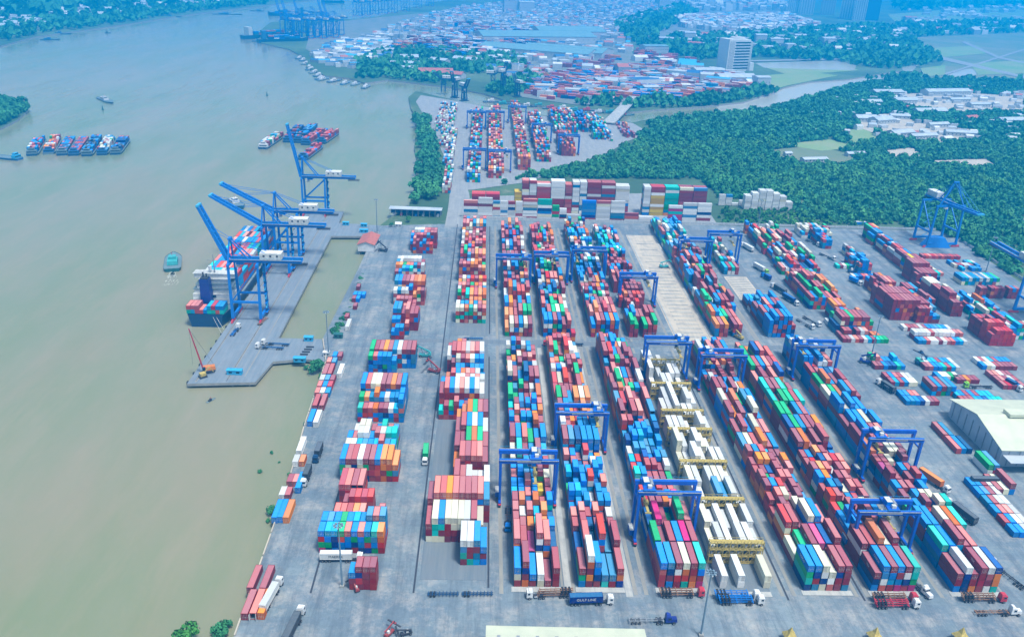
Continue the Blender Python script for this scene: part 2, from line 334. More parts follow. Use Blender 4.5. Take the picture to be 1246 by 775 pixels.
def strips():
    for x0, x1, y0, y1, m in ((-152.2, -151.2, 388, 698, 'runway'), (-136.4, -135.2, 392, 698, 'runway'), (-128, -127.4, 395, 640, 'runway')): sheet('crane_track', rect(x0, y0, x1, y1), .03, M[m])
    for x in (-151.8, -135.9):
        MB().box(x, 543, .09, .18, 308, .12, M['dark']).build('crane_rail')['kind'] = 'structure'
    LANES = [(8.9,), (31.2,), (35.5,), (58.5,), (62.4,), (86.0,), (89.9,), (113.2,), (117.7,), (141.2,), (148.0-2.6,), (168.9,), (173.6,), (197.6,)]
    for (x,) in LANES:
        sheet('gantry_runway', rect(x-.75, 233, x+.75, 439), .02, M['runway'])
    for x in (8.9, 32.4, 35.8, 58.7, 62.4, 86.2, 91, 114.2, 147.2, 168.9, 170.6, 193.6): sheet('gantry_runway', rect(x-.75, 448, x+.75, 668), .02, M['runway'])
    for x0, x1 in ((32.4, 34.9), (54.8, 57.4)): sheet('pale_kerb', rect(x0, 232, x1, 437), .05, M['kerb'])
    for x, y0, y1 in ((-60.3, 232.5, 419), (-23.2, 233, 672), (4.1, 236, 424), (114.7, 231, 425), (143.3, 231, 425), (4.3, 455, 668)):
        MB().box(x, (y0+y1)/2, .02, .7, y1-y0, .10, M['dark']).build('drain_channel')['kind'] = 'structure'
    sheet('cross_lane', rect(-60, 441.2, 205, 446.5), .025, M['lane'])
    for x0, x1, y0, y1 in ((12.6, 31.2, 234, 436), (36.4, 54.6, 234, 436), (66.2, 84.9, 234, 436), (89.0, 109.2, 232.5, 432), (121.0, 140.0, 233.5, 430), (146.4, 165.4, 233.5, 430), (177.4, 197.4, 233.5, 432),
                           (12.5, 32, 451, 660), (36, 55, 451, 660), (65, 85.5, 452, 662), (88.8, 109.6, 452, 662), (142.5, 164.5, 455, 684), (176, 197, 456, 672), (-21.5, 3.4, 240, 436), (-17.5, 3.2, 452, 668)):
        MB().box((x0+x1)/2, (y0+y1)/2, .03, x1-x0, y1-y0, .12, M['lane']).build('container_pad')['kind'] = 'structure'
        if x0 > 10 and y0 < 240: MB().box((x0+x1)/2, y0+1.3, .05, x1-x0, 2.6, .16, M['kerb']).build('pad_edge')['kind'] = 'structure'
strips()
# empty pad with its row of concrete sleeper beams
o = MB().box(130.5, 552, .04, 24.5, 203, .12, M['sand']).build('empty_pad'); o['kind'] = 'structure'
bm1 = MB().box(0, 0, 0, 14.5, .8, .35, M['kerb']).mesh('beam'); y = 456
while y < 640:
    k = link('beam', bm1, o, (130.8, y, .22)); y += 6.3 if y < 575 else 14
for x in (119.6, 141.2): link('kerb', MB().box(0, 0, 0, 1.0, 200, .25, M['kerb']).mesh('kerb'), o, (x, 552, .2))
o = MB().box(185.5, 540, .04, 17, 44, .12, M['sand']).build('empty_pad'); o['kind'] = 'structure'
for i in range(12): link('beam', bm1, o, (185.5, 521+i*3.4, .22))

# ------------------------------------------------------------------ containers
CW = 2.44
L40, L20 = 12.19, 6.06
CONT = []          # every container of the place: dict
MIX = dict(mx2='mmmmmmbbbppronwsg', mx3='mmmmmppobbgwmrn', dk='bnnkmsbnm', crimd='mmrmmnbm', loose='mmmmpprgtbboowscn', portred='mmmpprobbnsaoww', port='bbnnsmmrpawkoc', ship='aaabbrrppprwmbt', crim='rmmprrmmpb', mixed='mmmmmmmbbbbnnrppoosswwctgga', maroon='mmmmmmmmmmmprrbo', blue='bbbbbbbnnassmmprw', warm='mmmmmpprroooobwcgs', pale='wwwwwccsssammpg',
           reefer='wwwwwwwwc', depot='wwwsssccsmmprrbnotg', cool='aabbsswttmmpwcg')
def put(x, y, tier, L, h, col, rot=0.0, z0=0.1, desc=None, own=None, jit=True):
    z = z0+tier*h
    if jit: x += random.uniform(-.09, .09); y += random.uniform(-.14, .14); rot = rot+random.uniform(-.006, .006)
    CONT.append(dict(x=x, y=y, z=z, L=L, h=h, c=col, rot=rot, tier=tier, desc=desc, own=own, top=True, front=True, left=False, right=False))
    return CONT[-1]
ORD = ['', 'first', 'second', 'third', 'fourth', 'fifth', 'sixth', 'seventh', 'eighth', 'ninth', 'tenth', 'eleventh', 'twelfth', 'thirteenth', 'fourteenth', 'fifteenth', 'sixteenth', 'seventeenth', 'eighteenth',
       'nineteenth', 'twentieth', 'twenty-first', 'twenty-second', 'twenty-third', 'twenty-fourth', 'twenty-fifth', 'twenty-sixth', 'twenty-seventh', 'twenty-eighth', 'twenty-ninth', 'thirtieth']
def stackrow(block, row, x0, yf, bay, pitch, mix, L, along=True, rot=0.0, org=None):
    """one transverse row of stacks; bay = tokens '4m' (height, top colour), 'mcb' (colours from the ground up) or '.'"""
    h = 2.9 if L > 10 else 2.62; cells = []
    for i, t in enumerate(bay):
        if t == '.': cells.append([]); continue
        if t[0].isdigit(): cs = [random.choice(MIX[mix]) for _ in range(int(t[0])-1)]+[t[1]]
        else: cs = list(t)
        st = []
        for k, c in enumerate(cs):
            lx, ly = x0+i*pitch+CW/2, yf+L/2
            if org:                       # rotated cluster: local -> world
                c_, s_ = math.cos(rot), math.sin(rot); X, Y = org[0]+lx*c_-ly*s_, org[1]+lx*s_+ly*c_
            else: X, Y = lx, ly
            q = put(X, Y, k, L, h, c, rot); q['top'] = k == len(cs)-1
            q['desc'] = (block, row, i, k, len(cs)); st.append(q)
        cells.append(st)
    for i, st in enumerate(cells):
        for q in st:
            q['left'] = i == 0 or len(cells[i-1]) <= q['tier']; q['right'] = i == len(cells)-1 or len(cells[i+1]) <= q['tier']
    return cells
def block(name, x0, y0, bays, pitch=2.84, mix='mixed', y1=None, ncol=6, hmin=2, hmax=5, gap=.55, p20=.45, fill=1.0, mixes=None, org=None, rot=0.0):
    y = y0; prev = None; r = 0; bays = list(bays)
    while True:
        if bays:
            b = bays.pop(0).split(); L = L40
            if b[0] == 'T': L = L20; b = b[1:]
        else:
            if y1 is None or y+L20 > y1: break
            L = L20 if random.random() < p20 or y+L40 > y1 else L40
            mx = mixes(y) if mixes else mix; b = []
            base = random.uniform(hmin, hmax)
            for i in range(ncol):
                hh = int(round(min(hmax, max(hmin, base+random.gauss(0, .9)))))
                b.append('.' if random.random() > fill else '%d%s' % (hh, random.choice(MIX[mx])))
        r += 1
        cells = stackrow(name, r, x0, y, b, pitch, mixes(y) if mixes else mix, L, org=org, rot=rot)
        if prev is not None:
            for i, st in enumerate(cells):
                fh = len(prev[i]) if i < len(prev) else 0
                for q in st: q['front'] = q['tier'] >= fh
        prev = cells; y += L+gap
    return y
A_, B_, D_, W_, E_, F_, G_ = ['%s gantry block' % s for s in ('leftmost', 'second', 'third', 'white reefer', 'fifth', 'sixth', 'rightmost')]
block(A_, 13.6, 236.7, ['mcb omnm mb cw m mmm', '4p 3m 2v 5p 4p 2n', 'T 4m 3m 3o 3t 3o 3b', 'T 4p 3w 4p 3a 4o 2n', 'T 4m 4o 3n 4o 3m 4b', 'T 3a 3b 3p 3b . 3m', 'T 3b 3b 4p 3b 2y 3m', 'T 3p 4b 3s 3b 4m 3c',
      'T 3b 3g 4s 4b 3m 4m', '3c 4t 3m 3s 4m 3a', '4m 4b 4p 3g 3b 4b', 'T 3b 3p 3g 3b 5o 3m', 'T 4b 3p 4b 4b 4o 3m', 'T 3m 4p 3m 3p 4b 4o', 'T 3t 4m 3n 4b 5b 4p'], mix='mixed', y1=430)
block(B_, 37.4, 236.7, ['bgm momow mnbb ts ms nom', '2n 4p 2s 5r 2s 4m', 'T 3m 4m 3n 3m 2k 3m', 'T 3p 4p 3m 4p 2m 3w', 'T 2b 3b 4b 2b 4b 4b', 'T 4b 4a 3b 2w 4b 3b', 'T 2g 3b 4b 5r 3n 4p', 'T 4a 5b 4b 4b 5b 3b', 'T 3s 4p 3n 3m 4w 4b',
      'T 4p 4b 3m 5r 3b 3o'], mixes=lambda y: 'blue' if y < 340 else 'warm', y1=440, hmin=3, hmax=5)
block(D_, 67.2, 236.8, ['pppb bmns mrwm troc oomm vmbt', '4g 3m 4m 4b 4v 4m', '3n 4v 3m 2g 5g 4p', 'T 4r 4m 4m 4o 3p 3r', 'T 4r 4m 3n 2m 3b 3v', 'T 2r 3m 2n 3r 2m 2p', 'T 4t 4b 3m 3m 3m 3g', 'T 3r 3b 4m 4m 3m 4w'], mixes=lambda y: 'blue' if y < 330 else 'mx2', y1=440, hmin=3, hmax=5)
# the white reefer block between its yellow service racks
RY = [250.2, 277.6, 305.0, 332.0, 349.2, 377.0, 404.0]
def reef(y, b, r, p=2.9): stackrow(W_, r, 90.5, y, b.split(), p, 'reefer', L40)
reef(236.9, 'ww . ww . . cc', 1, 3.3)
reef(253.0, 'cc cww www . www www ww', 2); reef(264.9, 'ccc ww www ww ccw . cww', 3)
reef(280.2, 'cww ww . wwcs wws wwgw ww', 4); reef(292.3, 'ccc www . www wwc www wc', 5)
reef(307.6, 'cc ww wwww www . www www', 6); reef(319.6, 'cccc www . wwww wcc ww .', 7)
reef(335.0, 'www www www ww . wwww www', 8)
reef(352.2, 'www www wwww . ww ww .', 9); reef(364.4, '. www wwww ww . www ww', 10)
reef(379.8, 'ww . www www . ww .', 11); reef(391.6, 'wwww . ww . www www .', 12); reef(407, 'www www . ww . . .', 13)
block(E_, 121.9, 236.0, ['ntgb smnb cnwc pwc mmnm smmm', '2c 3g 4m 4v 4n 5m', '4r 4m 3m 5c 5b 4p', 'T 2m 4m 3m 4c 3w 3m', 'T 3m 4p 4c 3m 4m 3s', 'T 4m 4b 4r 3m 4m 3m', 'T 4m 3g 3m 4p 4p 3s', 'T 3m 3m 3n 4m 3m 4p', 'T 3m 4o 4o 4m 3m 4o', 'T 4m 4b 4r 3a 3m 3m',
      '3s 3c 3p 4o 3m 3b', '3m 4m 3b 4c 3m 3p', '4m 3o 4m 3b 5c 3b', '4c 3m 4o 3g 4s 4b', '4m 4m 3b 4m 3c 3o'], mixes=lambda y: 'warm' if y < 340 else 'mx3', y1=430, p20=.3)
block(F_, 147.4, 236.0, ['bnm pwsb mabm vbmb rnwm vgtt', '4m 4m 5o 4c 5m 2n', '3b 4b 3m 5m 5b 3b', 'T 3r 3g 4m 3m 4c 3m', 'T 4r 4m 3m 3b 3r 4m', 'T 3m 4b 4n 3c 4p 4m', 'T 4b 4o 3b 4m 4p 3m', 'T 4m 4o 4p 3w 4m 4p', 'T 3m 3r 4n 4p 4r 4p', 'T 3m 3b 4o 4m 3m 3b',
      '4m 4o 3m 4m 5m 3n', '4n 4g 4b 4m 4m 4o', '4g 4g 3m 4b 4m 3b', '4t 3m 4g 4g 4m 4t', '4t 4m 4m 4t 3g 3m'], mix='mx3', y1=432, p20=.2)
block(G_, 178.6, 235.8, ['bmm nnnw omm mrmm wmpw toon', '4t 4b 5m 4m 4p 3s', '4b 4b 3m 4c 4o 4t', 'T 3g 4b 5m 3r 5c 5t', 'T 4m 3c 4b 4c 4c 3w', 'T 4b 4m 4m 3b 4b 2w', 'T 5m 4m 3m 4m 5m 4b', 'T 4v 4m 3m 4b 4m 3b', 'T 4m 4m 4c 3m 5m 3b', '4o 5m 3m 4c 4c 4m', '4m 5b 4m 4m 4p 3b', '3m 4b 4b 4c 3m 4b', '5b 4c 5b 4b 4b 3b',
      '4c 4g 4o 5b 5m 4m', '4g 5o 4b 4m 5m 4m'], mix='blue', y1=440, p20=.1)
UA, UB, UC, UD, UE, UF = ['%s block beyond cross lane' % s for s in ('leftmost', 'second', 'third', 'fourth', 'fifth', 'sixth')]
block(UA, 13.6, 452, ['2o 3c 3m 3b 3c 3m', '3o 3o 3m 4m 4g 4g', '4b 4o 3m 4b 3m 4b'], mixes=lambda y: 'mx2' if y > 510 else 'warm', y1=660, p20=.7)
block(UB, 37.0, 452, ['4b 4b 4m 4n 3m 4p', '3b 4m 4g 4c 4g 3m', '4p 3b 4g 3g 4p 3w'], mixes=lambda y: 'warm' if y > 560 else 'mixed', y1=655, p20=.7)
block(UC, 66.4, 453, ['3b 4p 4m 4b 4o 4b', '4p 5o 4p 5r 4m 4p', '3m 4b 4m 4m 4p 4m'], mix='mixed', y1=662, p20=.7)
block(UD, 90.0, 454, ['4g 3g . 3g 3m 4g', '3b 4b 3m 3m 4m 4m', 'T . 3m . 2m . 3p', 'T . 4m 3w 4r . .', 'T . 3m 4m 3m 4m .'], mixes=lambda y: 'cool' if y > 590 else 'maroon', y1=662, p20=.8, hmin=2, hmax=4, fill=.8)
block(UE, 143.6, 457, ['3o 3m 3o . 3m 3p', '4o 4b 3t 3g 3m 3p'], mixes=lambda y: 'mx2' if y < 590 else 'cool', y1=684, p20=.6, ncol=7)
block(UF, 177.3, 458, ['4b 5b 5m 5b 5b 3m', '4m 4b 4r 3b 5b 4b', '3m 3b 4p 4b 4m 4m'], mixes=lambda y: 'blue', y1=520, ncol=7)
block(UF+' rear', 178, 566, [], mix='cool', y1=625, ncol=4, p20=.7, hmin=2, hmax=4)
# reach-stacker stacks on the left of the yard
def clus(name, x0, y, rows, mix='mixed', pitch=2.52): block(name, x0, y, rows, pitch=pitch, mix=mix, gap=.25)
clus('small maroon stack by light mast', -46.6, 234.2, ['T mmb mrnm mmmm mmmm'])
clus('blue stack behind white trailer', -61.3, 254, ['T vgrb ngba bnna bbrg nbbp mngb nbbp nrgb gbst mroo', 'T 4b 4s 4b 4g 4b 4a 4b 5s 5p 5s'], 'blue')
clus('salmon red stack', -58.0, 269.5, ['T 3p 3p 3m 3o 3p . . 3p', 'T . 3m 4m 4r 4r 4r . .', '4m 4p 4p 4m 4p 4p . . .'.replace('4m 4p 4p 4m 4p 4p', '4r 4p 4m 4p . .')], 'maroon')
clus('tall mixed stack with orange side', -60.8, 301.0, ['4b omcm bmnm mbcw nmgm mrmm mrrb omoo mgoo 3o'], 'mixed')
clus('pale stack behind tall mixed one', -60.6, 313.6, ['T 4c 4w 4a 4s 4b 4a 5p 4s 4a', 'T 4b 4p 5w 5w 4b 5m 5w 5t 5t', 'T . 4w 5c 5c 4m 4b 5t 4p 4s'], 'pale')
clus('forty foot stack with blue corner', -60.5, 350.5, ['T 3t 3m 3p 3o 3m 3m 3w 3a 5b', 'T 4g 4o 4s 5o 4b 4w 4b 4b 5b', '5b 5p 5c 5c 5m 5m 5o 5m 5b'], 'blue')
clus('square stack with blue front', -62, 401.5, ['T bbng mbbp bnbb ngbb bbbb sab', '. 4m 4m 4o 4m 4s 4w 4m 4m 4m'.replace('. 4m', '4g 4m')], 'blue')
clus('narrow blue and red stack', -54.5, 444.5, ['T 2b 3b 3b . .', 'T 4b 4b . 3p .', '5b 5s 4m 5p 4m 4m', 'T 4m 4m 4p 5m 4m 3o', 'T 5p 5m 5m 5m 4m .'], 'maroon')
clus('stack with orange flank', -58.5, 496.6, ['T 4w 4s 4w 4w 5b 3o 4o 4m', '. 5b 5m 5m 5p 5o 5o 5o'.replace('.', '5s')], 'warm')
clus('stack with white rear row', -62, 537, ['T 3m 3b 4a 4b 4t . .', 'T 4o 4o 4g 4o 4p 4s 4m 4w', 'T 4s 4w 5w 5w 5w 5w 5w 4m', 'T 4w 4c 4a 4t 4s 4w 4b .'], 'pale')
clus('farthest maroon stack by the gate', -57, 596, ['T . 3m 4m 3b 4b 3m 3r', 'T 3b 4p 5m 5p 5m 5s .', 'T 4b 4m 4w 5b 5p 5m 5m 5m', 'T 4p 5w 5w 5c 5p 5p 5m 5m'], 'maroon')
clus('light blue corner stack', -6.7, 248, ['vtsw tmmw asms bmb'.replace('vtsw', 'mtsw')], 'blue')
clus('white topped stack', -20.8, 261.2, ['cm cttc cmtb mmmc'.replace('cm ', 'cmm ')+' mmcc mmcc . 4m 4c'.replace('. 4m 4c', 'mmcw 4m 3c'), '4m 5p 5p 5o 5p 5m 5m 5m 5p 4s', '. . . . 5m 4m 4w 3w 3w 4w'], 'maroon')
clus('salmon topped stack', -11.5, 300.5, ['3o 5p 5m 5p 5p 4m', '4m 4m 5g 5o 5g 4m', '4m 5m 5b 5c 5b 4w', '3o 4o 5o 5g 5m 5m'], 'maroon')
clus('stack with white striped rows', -21, 354, ['T 2t 3m 3g 4p 3b 3m . . .', '4m 5p 5b 5w 5p 5w 5b 5w 4w', 'T 4b 4m 4p 5c 5w 5p 5w 5p 5w', 'T 3b 4o 5p 5b 5o 5p 5p 5w 4b'], 'maroon')
clus('red rear stack near the cross lane', -19, 389.5, ['T . . 4b 4b 3m 4b 4s 4b', 'T . 4m 5c 5m 5p 5c 5b 5b', '4w 5m 5p 5p 5w 5p 5p 5w', 'T 4m 4o 5o 5m . . . .'], 'maroon')
block('pale fronted stack beyond lane', -17, 470, ['T cgpc mtmc pmto cmgt msoc gmcm tcop', 'T 4w 4s 4b 4o 4b 4p 4o', 'T . . 3o 4o 4o 4o 3m', '. . 4t 4o 4p 4o 4o'], pitch=2.75, mix='warm', y1=535, ncol=7, hmin=3, hmax=4, p20=.9, gap=.3)
block('maroon and white stack beyond lane', -17.5, 541, [], pitch=2.7, mix='warm', y1=662, ncol=7, hmin=3, hmax=5, p20=.85, gap=.35)
# containers standing by the river wall
def wall_(px, py, L, cs, rot=0.0, own=None, dx=0):
    x, y = G(px, py); h = 2.9 if L > 10 else 2.62
    for k, c in enumerate(cs): q = put(x+dx, y, k, L, h, c, R(rot), own=own)
    return q
OWN = [((304, 738.5), L40, 'm', 'maroon container at the river wall, leftmost of three abreast'), ((314.5, 738.5), L40, 'p', 'salmon red container standing open between a maroon and an orange one'),
       ((323.5, 738.5), L40, 'o', 'orange container right of the open one by the river wall'), ((311, 708), L40, 'm', 'maroon container at the wall, next farther than the three abreast'),
       ((326, 708), L40, 'm', 'brick maroon container between the wall pair and the white trailer truck')]
for (px, py), L, c, lab in OWN: wall_(px, py, L, c, -1.5, own=lab)
LN = [((338.5, 625), L40, 'b', 'royal blue container nearest the river wall, group of three with orange'), ((345, 625), L40, 'b', 'blue container between blue and orange ones on the river wall'),
      ((352.5, 625), L40, 'o', 'orange container right of two blue ones by the river wall'), ((345, 603), L20, 'w', 'short white container on the wall behind three long ones'),
      ((352, 603), L20, 'm', 'short maroon container beside short white one on the wall'), ((354, 587), L20, 'm', 'short maroon container nearest the water beside a blue one'), ((361, 587), L20, 'p', 'short salmon container between maroon and blue ones by wall'),
      ((366, 590), L40, 'b', 'long royal blue container beside the parked dark truck'), ((361, 563), L20, 'w', 'short white container near river edge behind the dark truck'), ((369, 563), L20, 'o', 'short orange container beside a white one at river edge'),
      ((367, 546), L40, 'w', 'long white container alone on the river edge'), ((380, 511), L40, 'b', 'long azure blue container beside a white one at the wall'), ((387, 512), L40, 'w', 'long white container right of the azure one at the wall'),
      ((386, 492), L40, 'm', 'long maroon container left of pair on the river wall'), ((394, 492), L40, 'm', 'long maroon container right of pair on the river wall')]
for (px, py), L, c, lab in LN: wall_(px, py, L, c, 0, own=lab)
xx = -86.3; k = 0
for y, L, cs in ((374, L20, 'pws'), (381, L20, 'pbr'), (388, L20, 'wsm'), (395, L40, 'mm.w'), (408.5, L20, 'ps'), (416, L20, 'bm'), (455, L40, '.w'), (470, L20, 'm'), (487, L20, '.m'), (499, L20, 'mb'), (506, L20, 'bbb'), (520, L20, 'm')):
    for i, c in enumerate(cs):
        if c != '.': put(xx+1.2+i*2.7+(2 if y > 410 else 0)+(-2 if y > 440 else 0), y+L/2, 0, L, 2.7, c, own='%s container, %s across, in the %s row of the water edge line' % (NAMES[c], ORD[i+1], ORD[1+int((y-374)/7)]))
# right-hand yard
def rblock(name, l, r, back, mix, hmax=4, hmin=1, fill=.92, rows=None, p20=.5):
    x0, y0 = G(*l); x1 = G(*r)[0]; y1 = G(*back)[1]
    block(name, x0, y0, rows or [], pitch=2.6, mix=mix, y1=y1, ncol=max(1, int((x1-x0)/2.6)), hmin=hmin, hmax=hmax, gap=.5, p20=p20, fill=fill)
HB = 'right yard'
block('block of maroon and green right of truck lane', 222.8, 452.5, ['T 1m 1m 1w 1p 1m 1w 1a 1m 1t 1g 1g', 'T 1m 2m 2m . 2m 2w 2p . 1o 1o .', '2n 4m 4m 4g 4m 4m 4m 4m 3g . .', 'T 1w 3g 4m 4b 4m . 3a 4o 3w . .', '. . 4o 4p 4o . . . . . .'], pitch=2.62, mix='loose', gap=.5, ncol=9, hmin=2, hmax=4, p20=.5, y1=500, fill=.9)
block('block with green roofs behind maroon block', 220, 504, ['3m 3b 4g 3b 3m 3p . 3m .', '3m 4g . 4m 4m . 3g 4o 3o', '3m 4g 5p 5m . 3g 4o 4o .'], pitch=2.62, mix='loose', gap=.6, ncol=9, hmin=2, hmax=4, y1=560, p20=.5, fill=.86)
block('far block beside the container trucks', 222, 568, [], pitch=2.62, mix='loose', gap=.6, ncol=11, hmin=2, hmax=4, y1=674, p20=.4, fill=.88)
rblock('rear row by the fence', (975, 290), (1012, 290), (975, 281), 'pale', hmax=3, p20=.6)
rblock('blue pile behind the empty lane', (1000, 303), (1012, 303), (1000, 291), 'blue', 4, 3, p20=1)
rblock('pale mixed pile in the rear lane', (1035, 317), (1050, 317), (1035, 306), 'pale', 3, 2, p20=1)
rblock('low pale row in the rear lane', (1018, 327), (1038, 327), (1018, 321), 'cool', 1, 1, p20=1)
rblock('blue and maroon pile in the rear lane', (1043, 333), (1062, 333), (1043, 318), 'blue', 4, 3, p20=1)
rblock('long low blue row in the rear lane', (1037, 340), (1075, 340), (1037, 335.5), 'blue', 1, 1, p20=1)
rblock('crimson pile beside the low red row', (1064, 360), (1086, 360), (1064, 345), 'maroon', 4, 3, p20=1)
rblock('maroon stepped pile', (1074, 370), (1096, 370), (1074, 352), 'maroon', 4, 3, p20=.4)
rblock('big dark maroon block', (1082, 389.6), (1113, 391), (1082, 366), 'maroon', 5, 5, rows=['5m 5m 5m 5m 5m 5m 5m', '5m 5m 5m 5m 5m 5m 5m'], p20=0)
rblock('lower wing of the dark maroon block', (1114, 393), (1146, 393), (1114, 374), 'maroon', 4, 3, rows=['T 4m 4m 4m 3b 2b 2s', '4m 4m 4m 4m 3w 3s'], p20=1)
rblock('single row in front of maroon block', (1099, 403), (1158, 404), (1099, 400), 'pale', 1, 1, rows=['T 1w 1m 1m 1m 1w 1m 1b 1b 1s 1a 1b 1w'], p20=1)
rblock('double row with white roofs', (1117, 419), (1177, 420), (1117, 406), 'pale', 2, 1, rows=['T 1b 1s 1p 1w 1w 1m 1w 1p 1p 1b 1a 1w', 'T 2w 2w 2w 2w 2p 2w 2w 2w 2w 2w 2p 2p'], p20=1)
rblock('pink red pyramid at right edge', (1203, 421), (1236, 421.5), (1203, 400), 'maroon', 5, 4, rows=['T rrr rrrr rrrr rrrr rrrr rrr', 'T rrrrr rrrrr rrrrr rrrrr rrrr'], p20=1)
block('maroon tower row left of the tall crane lane', 313.2, 496.5, ['T mmmm mmmm mmm', '5m 5m 4c 4b', '4m 4m 3c 4c', '4c 4c 4w 3a', 'T 2m 3b 4r 3m', 'T 4m 4m 4m 4b'], pitch=2.6, mix='maroon', y1=545, ncol=5, hmin=3, hmax=4)
block('right yard maroon cube', 315.5, 548, ['mmmm mmmm mmmm mmmm mmrm mrn', '5m 5m 5m 5m 5m 4m'], pitch=2.6, mix='maroon')
block('diagonal chain by the crane', 322, 578, ['4m 4y 4m 4m . .', '4m 4r 4b . . .', '3w 4r 4m . . .', 'T 3m 4b 4w 4s . .', '3b 4m 4b 3w . .', 'T . 4m 4w . . .'], pitch=2.6, mix='loose', y1=668, ncol=4, hmin=1, hmax=4, fill=.8)
block('patch of mixed stacks at the right edge', 324, 462, [], pitch=2.6, mix='cool', y1=494, ncol=9, hmin=2, hmax=4, fill=.75)
block('blue and cream rows left of the edge crane', 328, 500, ['T 2b 2c 3t 2w 2m 3b 2p 2s', '2m 3b 2w 2c 3o 2m 2b 2b', 'T 2p 2m 3b 2a 2c 2w 1g .'], pitch=2.6, mix='cool', gap=.6)
block('low rows by the right edge crane foot', 330, 573, ['T 1m 1b 1w 1m 1a 1t 1p', '1m 1m 1w 2m 1b 1c .'], pitch=2.6, mix='cool', gap=.6)
block('row of loose boxes beside the crane lane', 300, 512, ['2m 3m 2b 2m', 'T 2a 1w 2b 1s', '2m 2m 2s 1m'], pitch=2.6, mix='cool', gap=.8)
rblock('red row under the blue crane', (1122, 315), (1171, 315), (1122, 309), 'maroon', 1, 1, rows=['T 1m 1r 1p 1r 1r 1m 1r 1m 1m 1r 1m 1r'], p20=1)
rblock('low rows right of the crane', (1166, 330), (1200, 330), (1166, 318), 'cool', 1, 1, p20=1, fill=.6)
rblock('white and blue rows at the far right', (1169, 347), (1216, 347), (1169, 337), 'cool', 2, 2, p20=.2, fill=.95)
rblock('salmon roofed row at the far right', (1190, 363), (1237, 363), (1190, 356), 'maroon', 3, 3, p20=.1)
for nm, l, r_, rows in (('low pair of rows beside the light mast', (1064, 449.7), (1100, 449.7), ['T 1m 1m 1b 1n 1n 1t 1b', 'T 2g 2p 1m 1b 1b 2a 1b']), ('low rows right of reach stacker', (1125, 451), (1167, 451), ['T 1m 1p 1b 1b 1t 1m 1a 1w', 'T 1t 1w 1a 1a 1m 1s 1b 1w']),
                        ('low rows with white corner', (1083, 470), (1117, 470), ['T 1m 1a 1m 1b 1c 1c', 'T 1m 1b 1p 1m 1w 1w']), ('white and green low row', (1140, 463), (1163, 463), ['T 1b 1w 1w 1g 1w']), ('brown low row', (1164, 467), (1186, 467), ['T 1m 1m 1o 1m 1m']),
                        ('blue low rows nearest the shed', (1102, 493), (1139, 493), ['T 1b 1s 1b 1n 1w 1m 1m', 'T 1b 1s 1p 1p . . .']), ('azure low rows before the shed', (1170, 493), (1218, 493), ['T 1m 1m 1m 1a 1b 1n 1a 1t 1t', 'T 1a 1b 1m 1b 1m 1a 1a 1a .']),
                        ('low rows with blue roof', (1195, 450), (1239, 450), ['T 1b 1c 1w 1m 1m 1m 1m 1m', 'T 1w 1m 1w 1a 1m 1b 1b 1b']), ('salmon low rows at right edge', (1220, 474), (1246, 474), ['T 1m 1r 1m 1n 1m', 'T 1m 1p 1m 1w 1m', 'T 1p 1p 1w 1m 1m'])):
    x0, y0 = G(*l); block(nm, x0, y0, rows, pitch=2.6, mix='mixed', gap=.2)
block('two long ones left of the shed', 229.5, 330, ['1p 1b 1n', '1m 1s .'], pitch=2.7); block('green and steel pair by the shed', 234.5, 312, ['2g 2s', ], pitch=2.7); block('maroon trio by the shed', 231, 297.5, ['1m 1c 2m'], pitch=2.7)
block('flat rows of blue and salmon at right edge', 221, 268, ['T 1b 1b 1w 1b', 'T 1m 1b 1w 1w', 'T 1b 1p 1p 1w', 'T 1s 1m 1w 1w', 'T 1b 1s 1m 1w', 'T 1b 1b 1m 1w'], pitch=2.6)
block('row behind the shed roof', 243, 387, ['. 2m 2b 2m 2s 2b'], pitch=2.7)
# empty depot beyond the fence: stacks standing side-on (long sides to the yard)
def side_on(name, x0, y, spec, mix='depot', depth=1):
    x = x0; k = 0
    for t in spec.split():
        L = L20 if t[0] == 't' else L40; t = t.lstrip('t')
        if t == '_': x += L+.5; continue
        dg = ''.join(ch for ch in t if ch.isdigit()); n = int(dg); c = t[len(dg):]
        k += 1
        for dpt in range(depth):
            for j in range(n):
                col = (c[min(j, len(c)-1)] if random.random() < .72 else random.choice('mpwwwcs')) if len(c) > 1 and dpt == 0 else (c[-1] if j == n-1 else random.choice(MIX[mix]))
                q = put(x+L/2, y+dpt*2.6+1.2, j, L, 2.62, col, R(90)); q['desc'] = (name, dpt+1, k-1, j, n); q['top'] = j == n-1
        x += L+.5
F1, F2 = 'front row of the depot beyond the fence', 'rear row of the depot beyond the fence'
side_on(F1, -18.5, 690.5, '6wwswmw 7sswwwww t6swwpws t6wwswww t6wwwnww t6wpwwww 7pwwwwwp 7wsbnwtt t5ggrgg t4bngg 2bn 7nnbsbbb 7wwwwwwp 7wsswwww 3wcw 2ww _ 6mvvtvm 7wsswwww 7wwsnwww', 'depot')
side_on(F2, -12, 712, '6rmnmmr 6mnbmmr _ t7yyyyyyy t11mmppmmwwmmp t11wwppmmwwwww 10rpppprpppp 11ppmmpwwwwww t10rrpppmmpppp t11wwsswwwwwww t11wsswwwwwwww 11nmmppmmmmmm 11mmmmmmmmmmm 10rpbbwwwwww _ t10bwpwwwwwww 10yyyyyyywmr 10orggttttttt 10bmmmmmmmmmm 10bbmmmmmmmm', 'depot', 4)
side_on('white stepped pile in the woods', *G(905, 255), 't5w t6w t7w t7w t6w t5w t3w', 'reefer', 3)
side_on('low white row in the woods', *G(874, 250), 't4w t4s t1w t2w t1w', 'reefer', 1)
